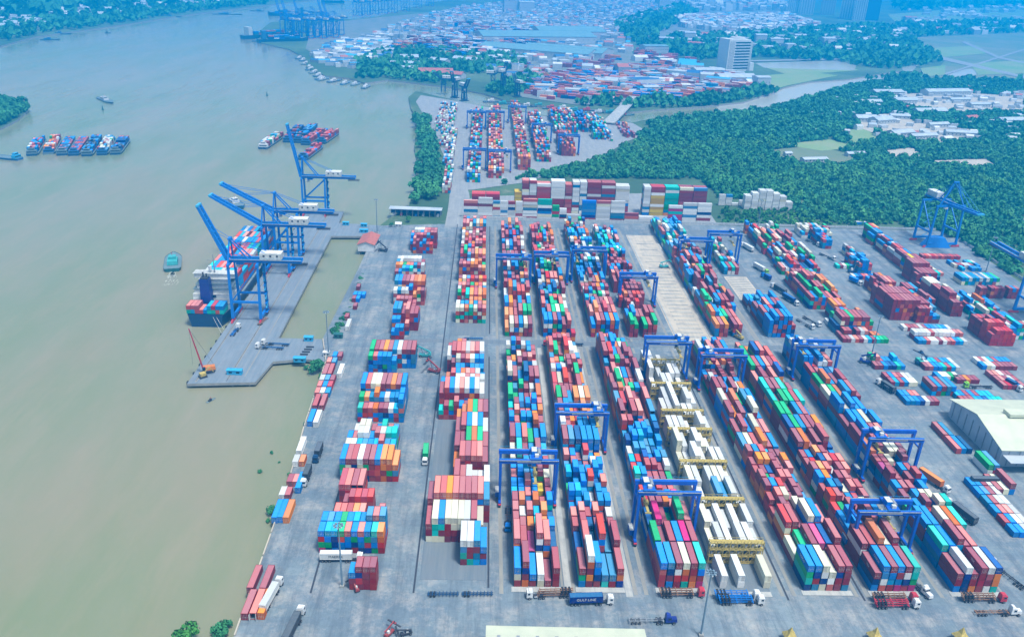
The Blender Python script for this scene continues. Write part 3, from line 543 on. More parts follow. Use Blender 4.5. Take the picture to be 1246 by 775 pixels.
# far yard across the access road
def fblock(px0, px1, pyf, pyb, mix, hmin=3, hmax=5, fill=.95, ncol=None, p20=.75):
    x0, y0 = G(px0, pyf); x1 = G(px1, pyf)[0]; y1 = G(px0, pyb)[1]
    block(None, x0, y0, [], pitch=2.75, mix=mix, y1=y1, ncol=ncol or max(2, int((x1-x0)/2.75)), hmin=hmin, hmax=hmax, fill=fill, p20=p20)
fblock(568, 588, 222, 140, 'mixed'); fblock(594, 615, 217, 138, 'warm'); fblock(630, 648, 207, 133, 'warm'); fblock(653, 672, 197, 145, 'mixed')
fblock(683, 703, 190, 170, 'maroon'); fblock(675, 705, 163, 141, 'mixed', fill=.9); fblock(706, 718, 161, 145, 'blue'); fblock(722, 738, 170, 145, 'cool', fill=.8); fblock(668, 690, 145, 139, 'warm', 2, 3)
fblock(738, 748, 172, 150, 'pale', 2, 4, fill=.8); fblock(760, 775, 168, 152, 'maroon', 1, 2, fill=.5)
for a, b, yf, yb in ((538, 549, 235, 205), (538, 553, 205, 180), (534, 555, 180, 160), (528, 554, 160, 130)): fblock(a, b, yf, yb, 'pale' if yf < 240 else 'warm', 1, 4, fill=.85, p20=.9)
# containers across the creek (main port)
def scatter(poly, n, L, mix, hmax, rot0, grid=True):
    P = GA(poly); x0, y0 = P.min(0); x1, y1 = P.max(0); cnt = 0; px = np.array(poly)
    def inside(x, y):
        r = False; j = len(P)-1
        for i in range(len(P)):
            if (P[i][1] > y) != (P[j][1] > y) and x < (P[j][0]-P[i][0])*(y-P[i][1])/(P[j][1]-P[i][1])+P[i][0]: r = not r
            j = i
        return r
    c_, s_ = math.cos(R(rot0)), math.sin(R(rot0)); tries = 0
    while cnt < n and tries < n*12:
        tries += 1
        x, y = random.uniform(x0, x1), random.uniform(y0, y1)
        if not inside(x, y): continue
        nb = random.randint(3, 9); cnt += nb*2; hh = random.randint(2, hmax)
        mcol = random.choice(MIX[mix])
        for i in range(nb):
            for k in range(1 if hmax < 2 else 2):
                put(x+i*2.9*c_-k*L*s_*1.05, y+i*2.9*s_+k*L*c_*1.05, max(0, hh-1-random.randint(0, 1)), L, 2.7, random.choice(MIX[mix]) if random.random() < .5 else mcol, R(rot0), z0=0)
                CONT[-1]['tall'] = True
scatter([(640, 112), (648, 96), (700, 92), (760, 84), (815, 80), (860, 88), (915, 100), (928, 108), (895, 118), (800, 123), (720, 124), (660, 122)], 5200, L40, 'portred', 4, 72)
scatter([(770, 62), (800, 62), (860, 82), (800, 82)], 300, L40, 'maroon', 4, 72)
scatter([(470, 62), (560, 30), (640, 40), (660, 60), (560, 72)], 4200, L40, 'port', 5, 60)
scatter([(600, 95), (640, 78), (700, 72), (760, 72), (760, 84), (660, 95)], 300, L40, 'maroon', 3, 72)

# --- which ones are individuals: the 300 that show largest
def in_view(q):
    x, y = proj(q['x'], q['y'], q['z']+1.3); return -6 < x < 1252 and -6 < y < 781
# container on trucks and barges are appended later through EXTRA
EXTRA = []

# ------------------------------------------------------------------ rubber-tyred gantry cranes
GW = MB().cyl((-.45, 0, 0), (.45, 0, 0), .8, M['tyre'], 10).mesh('wheel')
def make_gantry(gauge=23.4, h=21.5, wb=7.2):
    B = M['rtg_blue']; root = link('gantry_crane', None)
    for sx in (0, 1):
        x = sx*gauge
        MB().box(x, 0, 1.75, 1.1, wb+4.6, 1.1, B).build('sill_beam', root)
        for sy in (-1, 1):
            MB().beam((x, sy*wb/2, 2.2), (x, sy*wb/2, h-.4), 1.0, 1.25, B, 1.0, 1.7).build('leg', root)
            for k in (-1.3, 1.3): link('wheel', GW, root, (x, sy*(wb/2+1)+k, .8))
            MB().box(x, sy*(wb/2+1), 1.35, 1.25, 3.9, .5, M['red']).build('wheel_guard', root)
        MB().beam((x, -wb/2, h*.80), (x, wb/2, h*.80), .6, .7, B).build('cross_tie', root)
    for sy in (-1, 1):
        MB().box(gauge/2, sy*wb/2, h, gauge+1.6, 1.25, 1.7, B).build('girder', root)
        mb = MB(); mb.box(gauge/2, sy*(wb/2+.95), h+1.95, gauge+1.2, .07, .07, M['cyan'])
        for i in range(12): mb.box(gauge*i/11, sy*(wb/2+.95), h+1.4, .07, .07, 1.1, M['cyan'])
        mb.box(gauge/2, sy*(wb/2+.85), h+.86, gauge+1.2, .5, .08, M['grey']); mb.build('walkway', root)
    MB().box(gauge*.5, -wb/2-.64, h+.1, gauge*.42, .05, .7, M['offwhite']).build('sign_board', root)
    # power house, ladder, lashing
    MB().box(-1.1, 0, 3.6, 1.6, 4.6, 2.5, M['rtg_blue'], top=M['offwhite']).build('power_house', root)
    mb = MB(); mb.box(gauge+.95, -wb/2+1, h/2, .12, .12, h-3, M['cyan']); mb.box(gauge+.95, -wb/2+1.7, h/2, .12, .12, h-3, M['cyan'])
    for i in range(22): mb.box(gauge+.95, -wb/2+1.35, 2.2+i*(h-4)/22, .08, .7, .08, M['cyan'])
    mb.build('ladder', root)
    return root
def add_trolley(root, frac, drop, g=23.4, h=21.5, wb=7.2):
    x = 2.2+frac*(g-4.4)
    t = MB().box(x, 0, h+1.35, 4.6, wb+1.6, .7, M['rtg_blue']).box(x-.8, .6, h+2.5, 2.2, 3.6, 1.7, M['crane_blue'], top=M['offwhite']).cyl((x+1.2, -2, h+2.3), (x+1.2, 2, h+2.3), .8, M['grey'], 10)
    t.box(x+.2, -2.6, h+2.3, 1.6, 1.3, 1.3, M['offwhite']); t = t.build('trolley', root)
    MB().box(x-2.6, -1.8, h-1.6, 1.7, 2.2, 2.3, M['offwhite']).box(x-2.6, -2.93, h-1.9, 1.5, .06, 1.4, M['glass']).build('operator_cab', t)
    mb = MB()
    for a in (-1, 1):
        for b in (-1.6, 1.6): MB().beam((x+a, b, h+1), (x+a, b, drop+1), .09, .09, M['dark']).build('hoist_rope', t)
    MB().box(x, 0, drop+.4, 1.0, 11.6, .45, M['yellow']).box(x, -5.9, drop+.2, 2.4, .5, .5, M['yellow']).box(x, 5.9, drop+.2, 2.4, .5, .5, M['yellow']).box(x, 0, drop+1, 1.9, 2.6, .8, M['yellow']).build('spreader', t)
RT = [(8.7, 290, .66, 12, 'blue gantry crane over leftmost block with yellow spreader hanging', 1, 21.5), (35.3, 331, .88, 15, 'blue gantry crane over the second block, trolley at its right end', 1, 20.5), (62.4, 266, .08, 16, 'dark blue gantry crane above the block ending in a green container', 1, 24),
      (89.9, 403.5, .86, 15, 'blue gantry crane over the far end of the white reefer block', 1, 22.5), (117.7, 393, .1, 17, 'blue gantry crane at the far end of the fifth block', 1, 20.5), (174, 407, .06, 17, 'blue gantry crane at far end of rightmost block near truck lane', 1, 20.5),
      (173.4, 311, .14, 16, 'gantry crane with white cab midway along the rightmost block', 1, 21.5), (148.8, 262, .58, 13, 'nearest gantry crane, yellow spreader lowered over sixth block', 1, 19), (8.8, 534, .9, 16, 'gantry crane over leftmost block beyond the cross lane', 1, 21.5),
      (35.6, 543, .6, 16, 'gantry crane over second block beyond the cross lane', 1, 21), (62.6, 548, .05, 16, 'gantry crane over third block beyond lane, with long white sign', 1, 23.5), (91, 506.5, .84, 15, 'gantry crane standing beside the empty sandy pad', 1, 20.5),
      (147, 584, .1, 16, 'gantry crane right of empty pad, left one of two abreast', 1, 20.5), (170.4, 591, .85, 16, 'gantry crane by the white trailers, right one of two abreast', 1, 24)]
FARRT = [(-25.5, 1080, 'dark gantry crane at the back left of the far yard'), (-1.2, 1084, 'dark gantry crane, second from left at far yard back'), (29, 1127, 'dark gantry crane third from left at the far yard back'), (55.5, 1009, 'dark gantry crane over fourth column of the far yard'),
         (83.4, 948, 'dark gantry crane over the short maroon block of far yard'), (-24, 863, 'dark gantry crane nearest left in the far yard'), (2.6, 859, 'dark gantry crane nearest right of the access road in far yard')]
PROTO = {}
def gantry(x, y, frac, drop, lab, h):
    if h not in PROTO:
        r = make_gantry(h=h); r.location = (x, y, .08); PROTO[h] = r; tag(r, lab, 'gantry crane', 'gantry cranes over the container blocks')
        for c in list(r.children): pass
        PARTS[h] = [(c.name.split('.')[0], c.data, c.location.copy()) for c in r.children]
    else:
        r = link('gantry_crane', None, None, (x, y, .08)); tag(r, lab, 'gantry crane', 'gantry cranes over the container blocks')
        for n, dta, lo in PARTS[h]: link(n, dta, r, lo)
    add_trolley(r, frac, drop, h=h)
PARTS = {}
for x, y, fr, dr, lab, _, h in RT: gantry(x, y, fr, dr, lab, h)
for i, (x, y, lab) in enumerate(FARRT): gantry(x, y, (.2, .7, .5, .8, .3, .6, .9)[i], 16, lab, 21.5)

# ------------------------------------------------------------------ ship-to-shore cranes
def sts(lab, loc, rz, boom_deg, gz=36, gauge=17, wb=16, blen=36, back=26, cat='quay crane', col='crane_blue', ht=15, det=True, name='quay_crane', group='ship-to-shore cranes', bogie='red'):
    """local frame: +x landside, waterside legs at x=0, boom hinged there pointing to -x"""
    B = M[col]; r = link(name, None, None, loc, rz); tag(r, lab, cat, group)
    for x in (0, gauge):
        for s in (-1, 1): MB().beam((x, s*wb/2, 2.4), (x+(.6 if x else 0), s*(wb/2-1.2), gz+.5), 1.7, 1.5, B, 1.3, 1.2).build('leg', r)
        MB().box(x, 0, 3.0, 1.4, wb+1.5, 1.6, B).build('sill_beam', r)
        MB().box(x, 0, gz+.4, 1.3, wb, 1.5, B).build('upper_cross_beam', r)
        mb = MB()
        for s in (-1, 1): mb.box(x, s*(wb/2), 1.1, 1.1, 7.5, 1.5, M[bogie], taper=.8)
        mb.build('bogie', r)
    for s in (-1, 1):
        MB().box(gauge/2, s*(wb/2-.35), 13, gauge, 1.1, 1.3, B).build('portal_beam', r)
        MB().beam((0.5, s*(wb/2-.5), 13.5), (gauge-.2, s*(wb/2-1.1), gz-.5), .7, .7, B).build('diagonal_brace', r)
    mb = MB()
    for s in (-1, 1): mb.box((gauge+back)/2-.5, s*2.6, gz+1.9, gauge+back+1, 1.1, 1.9, B)
    for i in range(8): mb.box(i*(gauge+back)/7-.2, 0, gz+1.6, .5, 5, .6, B)
    mb.build('girder', r)
    a = R(boom_deg); dx, dz = -math.cos(a), math.sin(a); hx, hz = -1.2, gz+2; mb = MB()
    for s in (-1, 1): mb.beam((hx, s*2.4, hz), (hx+dx*blen, s*2.4, hz+dz*blen), 1.3, 2.1, B, 1.1, 1.5)
    for i in range(9): t = blen*(i+.5)/9; mb.beam((hx+dx*t, -2.3, hz+dz*t), (hx+dx*t, 2.3, hz+dz*t), .5, .6, B)
    bm = mb.build('boom', r)
    MB().box(hx+dx*blen, 0, hz+dz*blen+.2, 1.6, 6.4, 1.1, M['cyan']).build('boom_tip', bm)
    ax, az = 0.8, gz+ht; mb = MB()
    for s in (-1, 1): mb.beam((-.2, s*(wb/2-2.5), gz+1), (ax, s*1.4, az), 1.0, 1.0, B, .8, .8); mb.beam((gauge*.72, s*2.6, gz+2), (ax, s*1.2, az), .7, .7, B)
    mb.box(ax, 0, az+.2, 1.6, 4.4, 1.0, B); mb.build('apex_frame', r)
    mb = MB()
    for s in (-1, 1):
        mb.beam((ax, s*1.3, az), (gauge+back*.6, s*2.5, gz+2.8), .28, .28, B); mb.beam((ax, s*1.3, az), (hx+dx*blen*.55, s*2.3, hz+dz*blen*.55+.8), .22, .22, B)
        if boom_deg < 60: mb.beam((ax, s*1.3, az), (hx+dx*blen*.9, s*2.3, hz+dz*blen*.9+.6), .22, .22, B)
    mb.build('stay', r)
    hx2 = gauge+back*.30
    h_ = MB().box(hx2, 0, gz+5.1, 13, 6.2, 4.0, M['offwhite'], top=M['white']).build('machinery_house', r)
    mb = MB(); [mb.box(hx2+k, -3.13, gz+5.4, 1.2, .08, 1.2, M['dark']) for k in (-4, 0, 4)]; mb.build('louvre', h_)
    t = MB().box(gauge*.35, 0, gz+.1, 4.5, 5.6, 1.2, B).box(gauge*.35-2.4, 1.2, gz-2, 2.2, 2.4, 2.4, M['white']).build('trolley', r)
    if det:
        mb = MB(); n = int(gz/3)
        for i in range(n): y0, y1 = (-1, 1) if i % 2 else (1, -1); mb.beam((gauge+1.5, y0*2.5+3, 3+i*3), (gauge+1.5, y1*2.5+3, 6+i*3), .8, .15, M['cyan'])
        for k in range(0, n, 2): mb.box(gauge+1.5, 3, 3+k*3, 1.2, 6.2, .12, B)
        mb.build('stair_tower', r)
        mb = MB()
        for s in (-1, 1):
            mb.box((gauge+back)/2, s*4.0, gz+4.0, gauge+back, .08, .08, M['cyan'])
            for i in range(16): mb.box(i*(gauge+back)/15, s*4.0, gz+3.5, .08, .08, 1.0, M['cyan'])
            mb.box((gauge+back)/2, s*3.6, gz+2.95, gauge+back, .8, .1, M['grey'])
        for i in range(12): mb.box(gauge+back-6+i*.8, 0, gz-.4, .1, 3.5, 1.6, M['dark'])
        mb.build('walkway', r)
    return r
sts('nearest blue quay crane, boom raised high over the ship stern', (-153.6, 473.5, 0), 0, 67, gz=36)
sts('second nearest quay crane with boom half raised above ship deck', (-153.6, 551, 0), 0, 31, gz=33.5, blen=38, wb=14)
sts('third quay crane from near, boom half raised behind another', (-153.6, 584, 0), 0, 28, gz=33.5, blen=40, wb=14)
sts('farthest pier crane standing alone with its boom nearly upright', (-156, 692, 0), 0, 79, gz=31, blen=44, gauge=19, wb=12, ht=18)
sts('blue crane with long white machinery house at the wood edge', (381, 642, 0), R(97), 3, gz=35, gauge=19, wb=26, blen=34, back=12, ht=20, group='blue cranes at the right edge')
r = sts('blue crane cut off by the right picture edge', (375, 488, 0), R(91), 2, gz=29, gauge=18, wb=25, blen=30, back=58, ht=16, group='blue cranes at the right edge')
MB().box(0, 0, 4, 22, 9, 8, M['crane_blue'], taper=.55).build('tarpaulined_hopper', None, (377, 644, .1))
tag(bpy.data.objects['tarpaulined_hopper'], 'large blue hopper standing between the legs of the crane', 'hopper')
# main-port cranes across the river, seen small
FS = [((345, 47), 72), ((352, 48), 72), ((362, 46), 4), ((370, 47), 4), ((378, 45), 4), ((386, 47), 4), ((394, 44), 75), ((400, 46), 75), ((407, 43), 4), ((350, 41), 4), ((364, 39), 74), ((380, 36), 4), ((432, 20), 70), ((442, 19), 4), ((452, 18), 4), ((463, 17), 4), ((475, 16), 4), ((490, 14), 4), ((505, 10), 4), ((520, 8), 4)]
for i, (p, bd) in enumerate(FS):
    x, y = G(*p)
    sts('distant quay crane, %s from left, %s, at the port across the river' % (ORD[i+1], 'boom up' if bd > 20 else 'boom level'), (x, y, 0), R(-30), bd, gz=42, gauge=24, wb=18, blen=48, back=22, det=False, group='distant cranes of the main port', name='distant_quay_crane')
for i, (p, hgt) in enumerate((((537, 113), 30), ((552, 120), 34), ((566, 124), 30), ((602, 108), 32), ((613, 112), 40), ((628, 118), 30))):
    x, y = G(*p)
    sts('dark jib crane on the creek bank, %s from the left' % ORD[i+1], (x, y, 0), R(60*i), (40, 70, 55)[i % 3], gz=hgt-10, gauge=6, wb=6, blen=16, back=8, ht=6, det=False, col='hull', name='creek_crane', group='cranes along the creek bank', bogie='dark')

# ------------------------------------------------------------------ trucks and yard machines
def wheels(r, xs, w=1.15, rad=.52):
    me = MB().cyl((0, -.28, 0), (0, .28, 0), rad, M['tyre'], 10).cyl((0, -.3, 0), (0, .3, 0), rad*.5, M['grey'], 6).mesh('wheel')
    for x in xs:
        for s in (-1, 1): link('wheel', me, r, (x, s*w, rad))
def tractor(r, x0, col, bonnet=False):
    """cab facing +x, front bumper near x0+3"""
    P = M[col]; mb = MB()
    if bonnet: mb.box(x0-.6, 0, 2.1, 1.9, 2.3, 2.4, P, taper=.92).box(x0+1.5, 0, 1.45, 2.4, 1.9, 1.3, P, taper=.85).box(x0-.9, 0, 3.6, 1.2, 2.1, .7, P, taper=.7)
    else: mb.box(x0+.7, 0, 2.0, 2.3, 2.45, 2.5, P, taper=.93).box(x0+.4, 0, 3.45, 1.5, 2.1, .5, P, taper=.8)
    cb = mb.build('cab', r)
    wx = x0+.42 if bonnet else x0+1.84
    MB().box(wx, 0, 2.45, .08, 2.0, .85, M['glass']).box(x0-.2 if bonnet else x0+1, 1.2, 2.45, .9, .08, .7, M['glass']).box(x0-.2 if bonnet else x0+1, -1.2, 2.45, .9, .08, .7, M['glass']).build('window', cb)
    MB().box(x0-2.2, 0, .95, 6.4, .95, .35, M['dark']).box(x0-3.6, 0, 1.25, 1.4, 1.4, .2, M['dark']).cyl((x0-1, .8, .75), (x0-2.2, .8, .75), .32, M['grey'], 8).build('tractor_frame', r)
    wheels(r, (x0+1.4 if bonnet else x0+.8, x0-3.0, x0-4.3))
def chassis(r, x1, L, col='yellow', n=1, z=1.15):
    P = M[col]
    for k in range(n):
        mb = MB(); zz = z+k*1.05; off = .35*k
        for s in (-.45, .45): mb.box(x1-L/2-off, s, zz, L, .16, .36, P)
        for i in range(7): mb.box(x1-off-.3-i*(L-.6)/6, 0, zz+.05, .22, 2.4 if i in (0, 6, 3) else 1.4, .2, P)
        for i in (0, 1, 2):
            if k: mb.cyl((x1-L+1.3+i*1.3-off, -1.2, zz-.1), (x1-L+1.3+i*1.3-off, 1.2, zz-.1), .42, M['tyre'], 8)
        mb.build('trailer_frame', r)
    wheels(r, [x1-L+1.2+i*1.32 for i in range(3)], .95, .48)
def truck(lab, px, hd, cab='white', load=None, chcol='dark', stackn=1, bonnet=False, trailer=True, own=None, xy=None, L=L40):
    """px = pixel of the middle of the rig; hd = heading in degrees from +X"""
    x, y = xy or G(*px); a = R(hd)
    r = link('container_truck' if trailer else 'truck_tractor', None, None, (x, y, .09), a); tag(r, lab, 'truck', 'trucks on the yard roads')
    tractor(r, 5.6 if trailer else 0, cab, bonnet)
    if trailer:
        chassis(r, 3.6, L+.3, chcol, stackn)
        if load:
            cx = 3.6-L/2-.15; q = put(x+cx*math.cos(a), y+cx*math.sin(a), 0, L, 2.75, load, a-R(90), z0=1.52, own=own or 'container', jit=False); EXTRA.append(q)
    return r
T = truck
T('white cab truck carrying the long navy container across the front lane', (721, 734), 3, 'white', 'n', own='long dark navy lettered container on the truck in front lane')
T('bonneted blue tractor pulling an empty skeletal trailer along the front', (795, 757), 1, 'navy', None, 'grey', 1, True)
T('white cab rig with stacked yellow trailer frames below leftmost block', (665, 726), 183, 'white', None, 'rust', 3)
T('red cab rig with stacked yellow frames below the third block', (832, 725), 2, 'red', None, 'rust', 3)
T('white cab rig with stacked blue frames, nearer of two abreast', (904, 734), 1, 'white', None, 'crane_blue', 3)
T('white cab rig with stacked blue frames, farther of two abreast', (899, 728), 1, 'white', None, 'crane_blue', 3)
T('red cab rig with yellow frames in front of sixth block', (1090, 731), 1, 'red', None, 'rust', 3)
T('white cab rig with stacked red frames in front of sixth block', (1093, 738.5), 1, 'white', None, 'red', 3)
T('white tractor without trailer parked beside the stacked red frames', (1126, 724), 285, 'white', trailer=False, bonnet=True)
T('red cab rig with yellow frames below the rightmost block', (1198, 731), 0, 'red', None, 'rust', 3)
T('white bonneted rig with empty yellow frame nearest bottom right corner', (1214, 747), 1, 'white', None, 'rust', 1, True)
T('white cab truck with green container driving in the wide left road', (518, 556), 271, 'white', 'g', own='green container on the truck alone in the wide road', L=9)
T('white truck parked beside the orange container by river wall', (332, 726), 81, 'white', 'w', own='long white container on the truck by the river wall')
T('dark truck entering at the bottom edge, pale cab on top', (359, 763), 82, 'white', 'k', own='dark grey container on the truck at the bottom edge')
T('dark covered truck on the river road, farther of two', (388, 553), 268, 'hull', 'k', own='dark container on the farther river road truck', L=L20+2)
T('white cab truck with dark box on river road, nearer of two', (374, 581), 268, 'white', 'k', own='dark container on white cab truck in the river road', L=L20+2)
T('truck with white container parked in front of the blue stack', (418, 682), 1, 'white', 'w', own='white lettered container in front of the blue stack')
T('blue cab truck in the lane left of the leftmost block', (618, 634), 268, 'crane_blue', None, 'rust')
T('white cab truck with orange brown container in the right lane', (1137, 590), 304-12, 'white', 'o', own='orange brown container on the truck in the right lane')
T('pale cab truck hauling a dark green container in the right lane', (1166, 625), 107, 'white', 'k', own='dark green grey container on the truck near the creams')
T('truck with long black load beside the cream shed', (1203, 590), 0, 'white', 'k', own='long black container on the truck beside the shed')
T('white cab truck with empty dark frame at lower right', (1222, 700), 110, 'white', None, 'dark')
T('white cab truck with green frame right of flat rows', (1236, 640), 292, 'white', None, 'darkgreen')
T('truck with a long white trailer, farthest in the truck lane', (908, 303), 107, 'white', 'w', own='long white container farthest in the truck lane')
T('green cab truck with white container in the truck lane', (926, 330), 290, 'lime', 'w', own='white container behind the green cab')
T('small dark blue truck in the truck lane by empty pad', (934, 341), 108, 'crane_blue', 'n', own='short navy container in the truck lane', L=L20)
T('white cab truck with dark teal container in the truck lane', (946, 354), 108, 'white', 'k', own='dark teal container in the truck lane')
T('white cab truck with navy container, nearest loaded in truck lane', (962, 368), 288, 'white', 'n', own='navy container nearest in the truck lane')
T('empty flatbed truck in the lane, left one of a pair', (980, 396), 290, 'white', None, 'grey')
T('empty flatbed truck in the lane, right one of a pair', (988, 393), 290, 'white', None, 'dark')
T('white cab truck with yellow frame crossing behind the pair', (957, 342), 290, 'white', None, 'yellow', L=L20)
T('blue truck with blue box beside the crimson pile', (1038, 344), 295, 'white', 'b', own='blue container on the truck beside the crimson pile', L=L20+1)
T('white cab truck turning near the rear pale rows', (1007, 314), 295, 'white', None, 'dark')
T('truck loading beside the rear pale row', (989, 297), 290, 'white', None, 'dark')
T('dark covered trailer truck left of the blue low rows', (1078, 474), 108, 'white', 'k', own='black lettered container left of blue low rows', L=L20+3)
T('lime green cab pulling a long black trailer before azure rows', (1188, 472), 180, 'lime', None, 'dark')
T('white cab truck beside salmon low rows at right edge', (1228, 470), 290, 'white', 'n', own='navy container on truck at right edge', L=L20)
T('white cab truck with empty chassis on the quay, nearer one', (327, 424.5), 176, 'white', None, 'hullblue')
T('white cab truck with empty chassis on the quay, farther one', (334, 420), 176, 'white', None, 'hullblue')
T('blue truck parked on the quay near the crane leg', (286, 405), 86, 'white', None, 'crane_blue', L=L20+3)
T('red truck carrying a maroon load in the cross lane', (676, 421), 180, 'red', 'm', own='maroon container in the cross lane', L=L20+3)
T('navy cab rig standing in the cross lane by white stacks', (700, 420.5), 180, 'navy', None, 'hull', L=L20+2)
for i, (p, hd, c, lab) in enumerate((((576, 413), 2, 'hullblue', 'stack of blue trailer frames beside the cross lane'), ((560, 724), 1, 'hull', 'row of stacked dark trailer frames below the left blocks'), ((320, 392), 78, 'rust', 'orange brown steel frame lying on quay between crane legs'))):
    x, y = G(*p); r = link('trailer_stack', None, None, (x, y, .12), R(hd)); tag(r, lab, 'trailer')
    for k in (-1, 1) if i == 1 else (0,):
        for n in range(1):
            mb = MB(); cx = k*6.2
            for s in (-.45, .45): mb.box(cx, s, .7+n*.75, 11.5, .2, .3, M[c])
            for j in range(9): mb.box(cx-5.2+j*1.3, 0, .8+n*.75, .3, 2.4, .18, M[c])
            for j in (-4.5, -3.2): mb.cyl((cx+j, -1.2, .45+n*.75), (cx+j, 1.2, .45+n*.75), .42, M['tyre'], 8)
            mb.build('trailer_frame', r)
def stacker(lab, px, hd, col, load=None, boom=38, sc=.85):
    x, y = G(*px); r = link('reach_stacker', None, None, (x, y, .09), R(hd)); tag(r, lab, 'reach stacker', 'reach stackers'); r.scale = (sc, sc, sc)
    P = M[col]; MB().box(0, 0, 1.6, 7.6, 2.6, 1.3, P).box(-3.4, 0, 2.4, 1.8, 3.0, 1.5, P, taper=.8).build('body', r)
    c = MB().box(-1.0, 0, 3.3, 1.8, 1.7, 1.9, M['white'], taper=.9).build('cab', r); MB().box(-.02, 0, 3.4, .06, 1.4, 1.1, M['glass']).build('window', c)
    a = R(boom); ex, ez = -3.5+9.5*math.cos(a), 4.2+9.5*math.sin(a)
    b = MB().beam((-3.5, 1.2, 4.2), (ex, 0, ez), .9, 1.0, P, .6, .7).beam((1, .4, 2), (-3.5+7*math.cos(a), .3, 4.2+7*math.sin(a)), .35, .35, M['grey']).build('boom', r)
    MB().beam((ex, 0, ez), (ex, 0, ez-1.6), .8, .8, M['dark']).box(ex, 0, ez-2, 1.2, 11.5, .4, M['dark']).box(ex, 0, ez-1.5, 1.4, 3, .7, P).build('spreader', b)
    wheels(r, (2.9, -2.9), 1.7, .85)
    if load: EXTRA.append(put(x+ex*math.cos(R(hd)), y+ex*math.sin(R(hd)), 0, L20, 2.6, load, R(hd), z0=ez-4.8, own='container held', jit=False))
stacker('dark red reach stacker in the wide road by salmon stacks', (528, 453), 160, 'hullred', boom=34)
stacker('teal boom reach stacker standing among the low right rows', (1120, 443), 205, 'hull', boom=46)
stacker('reach stacker beside the house on the basin corner', (466, 306), 165, 'dark', boom=35)
stacker('teal reach stacker right of the blue fronted square stack', (517, 434), 180, 'teal', boom=25)
stacker('blue reach stacker by the light mast in right yard', (1053, 442), 330, 'navy', boom=30)
stacker('blue reach stacker beside the rear blue pile', (1037, 332), 0, 'hull', boom=40)
stacker('yellow loader at the near end of the fifth far block', (898, 412), 120, 'yellow', boom=15)
stacker('teal loader alone on the empty sandy pad', (808, 326), 10, 'teal', boom=20)
stacker('dark red machine beside small maroon stack and light mast', (433, 717), 120, 'hullred', boom=20, sc=.5)
stacker('red yard loader at bottom edge, left of its twin', (474, 772), 55, 'hullred', boom=25, sc=.5)
stacker('red yard loader at bottom edge, right of its twin', (494, 772), 200, 'dark', boom=12, sc=.5)

# crawler crane at the pier corner
x, y = G(254, 452); r = link('crawler_crane', None, None, (x, y, .05), R(200)); tag(r, 'crawler crane with red lattice boom at the pier corner', 'crawler crane')
MB().box(0, 2, .7, 6, 1, 1.2, M['dark']).box(0, -2, .7, 6, 1, 1.2, M['dark']).build('track', r)
MB().box(-.5, 0, 2.4, 6.5, 3.2, 2.0, M['orange'], taper=.9).box(2.2, 1.4, 2.6, 1.6, 1.2, 1.8, M['glass']).build('body', r)
mb = MB(); e = Vector((7, 1, 27)); a0 = Vector((2.6, 0, 2)); dn = (e-a0)
for s, t in ((-.7, -.7), (-.7, .7), (.7, -.7), (.7, .7)): mb.beam(a0+Vector((t*.4, s, 0)), e+Vector((t*.2, s*.3, 0)), .22, .22, M['red'])
for i in range(14):
    u = i/14; p = a0+dn*u; q = a0+dn*(u+1/14); w_ = .7*(1-u*.65); sg = 1 if i % 2 else -1
    mb.beam(p+Vector((0, -w_*sg, 0)), q+Vector((0, w_*sg, 0)), .14, .14, M['red' if i < 9 else 'crane_blue'])
mb.build('lattice_boom', r); MB().beam((-3, 0, 4), tuple(e), .1, .1, M['dark']).beam(tuple(e), (e.x+.5, e.y, 6), .08, .08, M['dark']).build('rope', r)
x, y = G(247, 459); r2 = thing('excavator', 'yellow excavator at the outer pier corner', 'excavator', (x, y, .05), R(40))
MB().box(0, 0, .6, 4, 3, 1, M['dark']).build('track', r2); MB().box(0, 0, 1.9, 3, 2.6, 1.6, M['yellow']).build('body', r2); MB().beam((1, 0, 2.4), (4, 0, 5), .5, .5, M['yellow']).beam((4, 0, 5), (6, 0, 1.5), .4, .4, M['yellow']).build('arm', r2)

# ------------------------------------------------------------------ light masts
def mast(lab, px, h=28, n=8):
    x, y = G(*px); r = thing('light_mast', lab, 'light mast', (x, y, 0), 0, 'tall yard light masts')
    MB().cyl((0, 0, 0), (0, 0, h), .42, M['lamp'], 10, .2).box(0, 0, .5, 1.6, 1.6, 1, M['concrete']).build('pole', r)
    mb = MB(); [mb.beam((1.05*math.cos(i*math.tau/16), 1.05*math.sin(i*math.tau/16), h), (1.05*math.cos((i+1)*math.tau/16), 1.05*math.sin((i+1)*math.tau/16), h), .12, .12, M['lamp']) for i in range(16)]
    mb.beam((-1.5, 0, h), (1.5, 0, h), .12, .12, M['lamp']).beam((0, -1.5, h), (0, 1.5, h), .12, .12, M['lamp']); mb.build('lamp_ring', r)
    me = MB().box(0, 0, 0, .8, .55, .5, M['lamp']).box(.42, 0, 0, .06, .5, .42, M['white']).mesh('floodlight')
    for i in range(n): a = i*math.tau/n; link('floodlight', me, r, (1.35*math.cos(a), 1.35*math.sin(a), h-.2), a)
mast('light mast in front of the white reefer block, base off lane', (852.7, 773)); mast('light mast standing before the blue stack and white trailer', (416.5, 713.6)); mast('light mast among the low rows of the right yard', (1059.4, 436.8))
mast('light mast where the quay approach meets the river wall', (400.2, 434)); mast('light mast at the far approach by the house', (459, 283.4)); mast('light mast at the wood edge near the right canal', (1199.6, 330.8)); mast('light mast at the fence beyond the fifth block', (922, 276), 24)

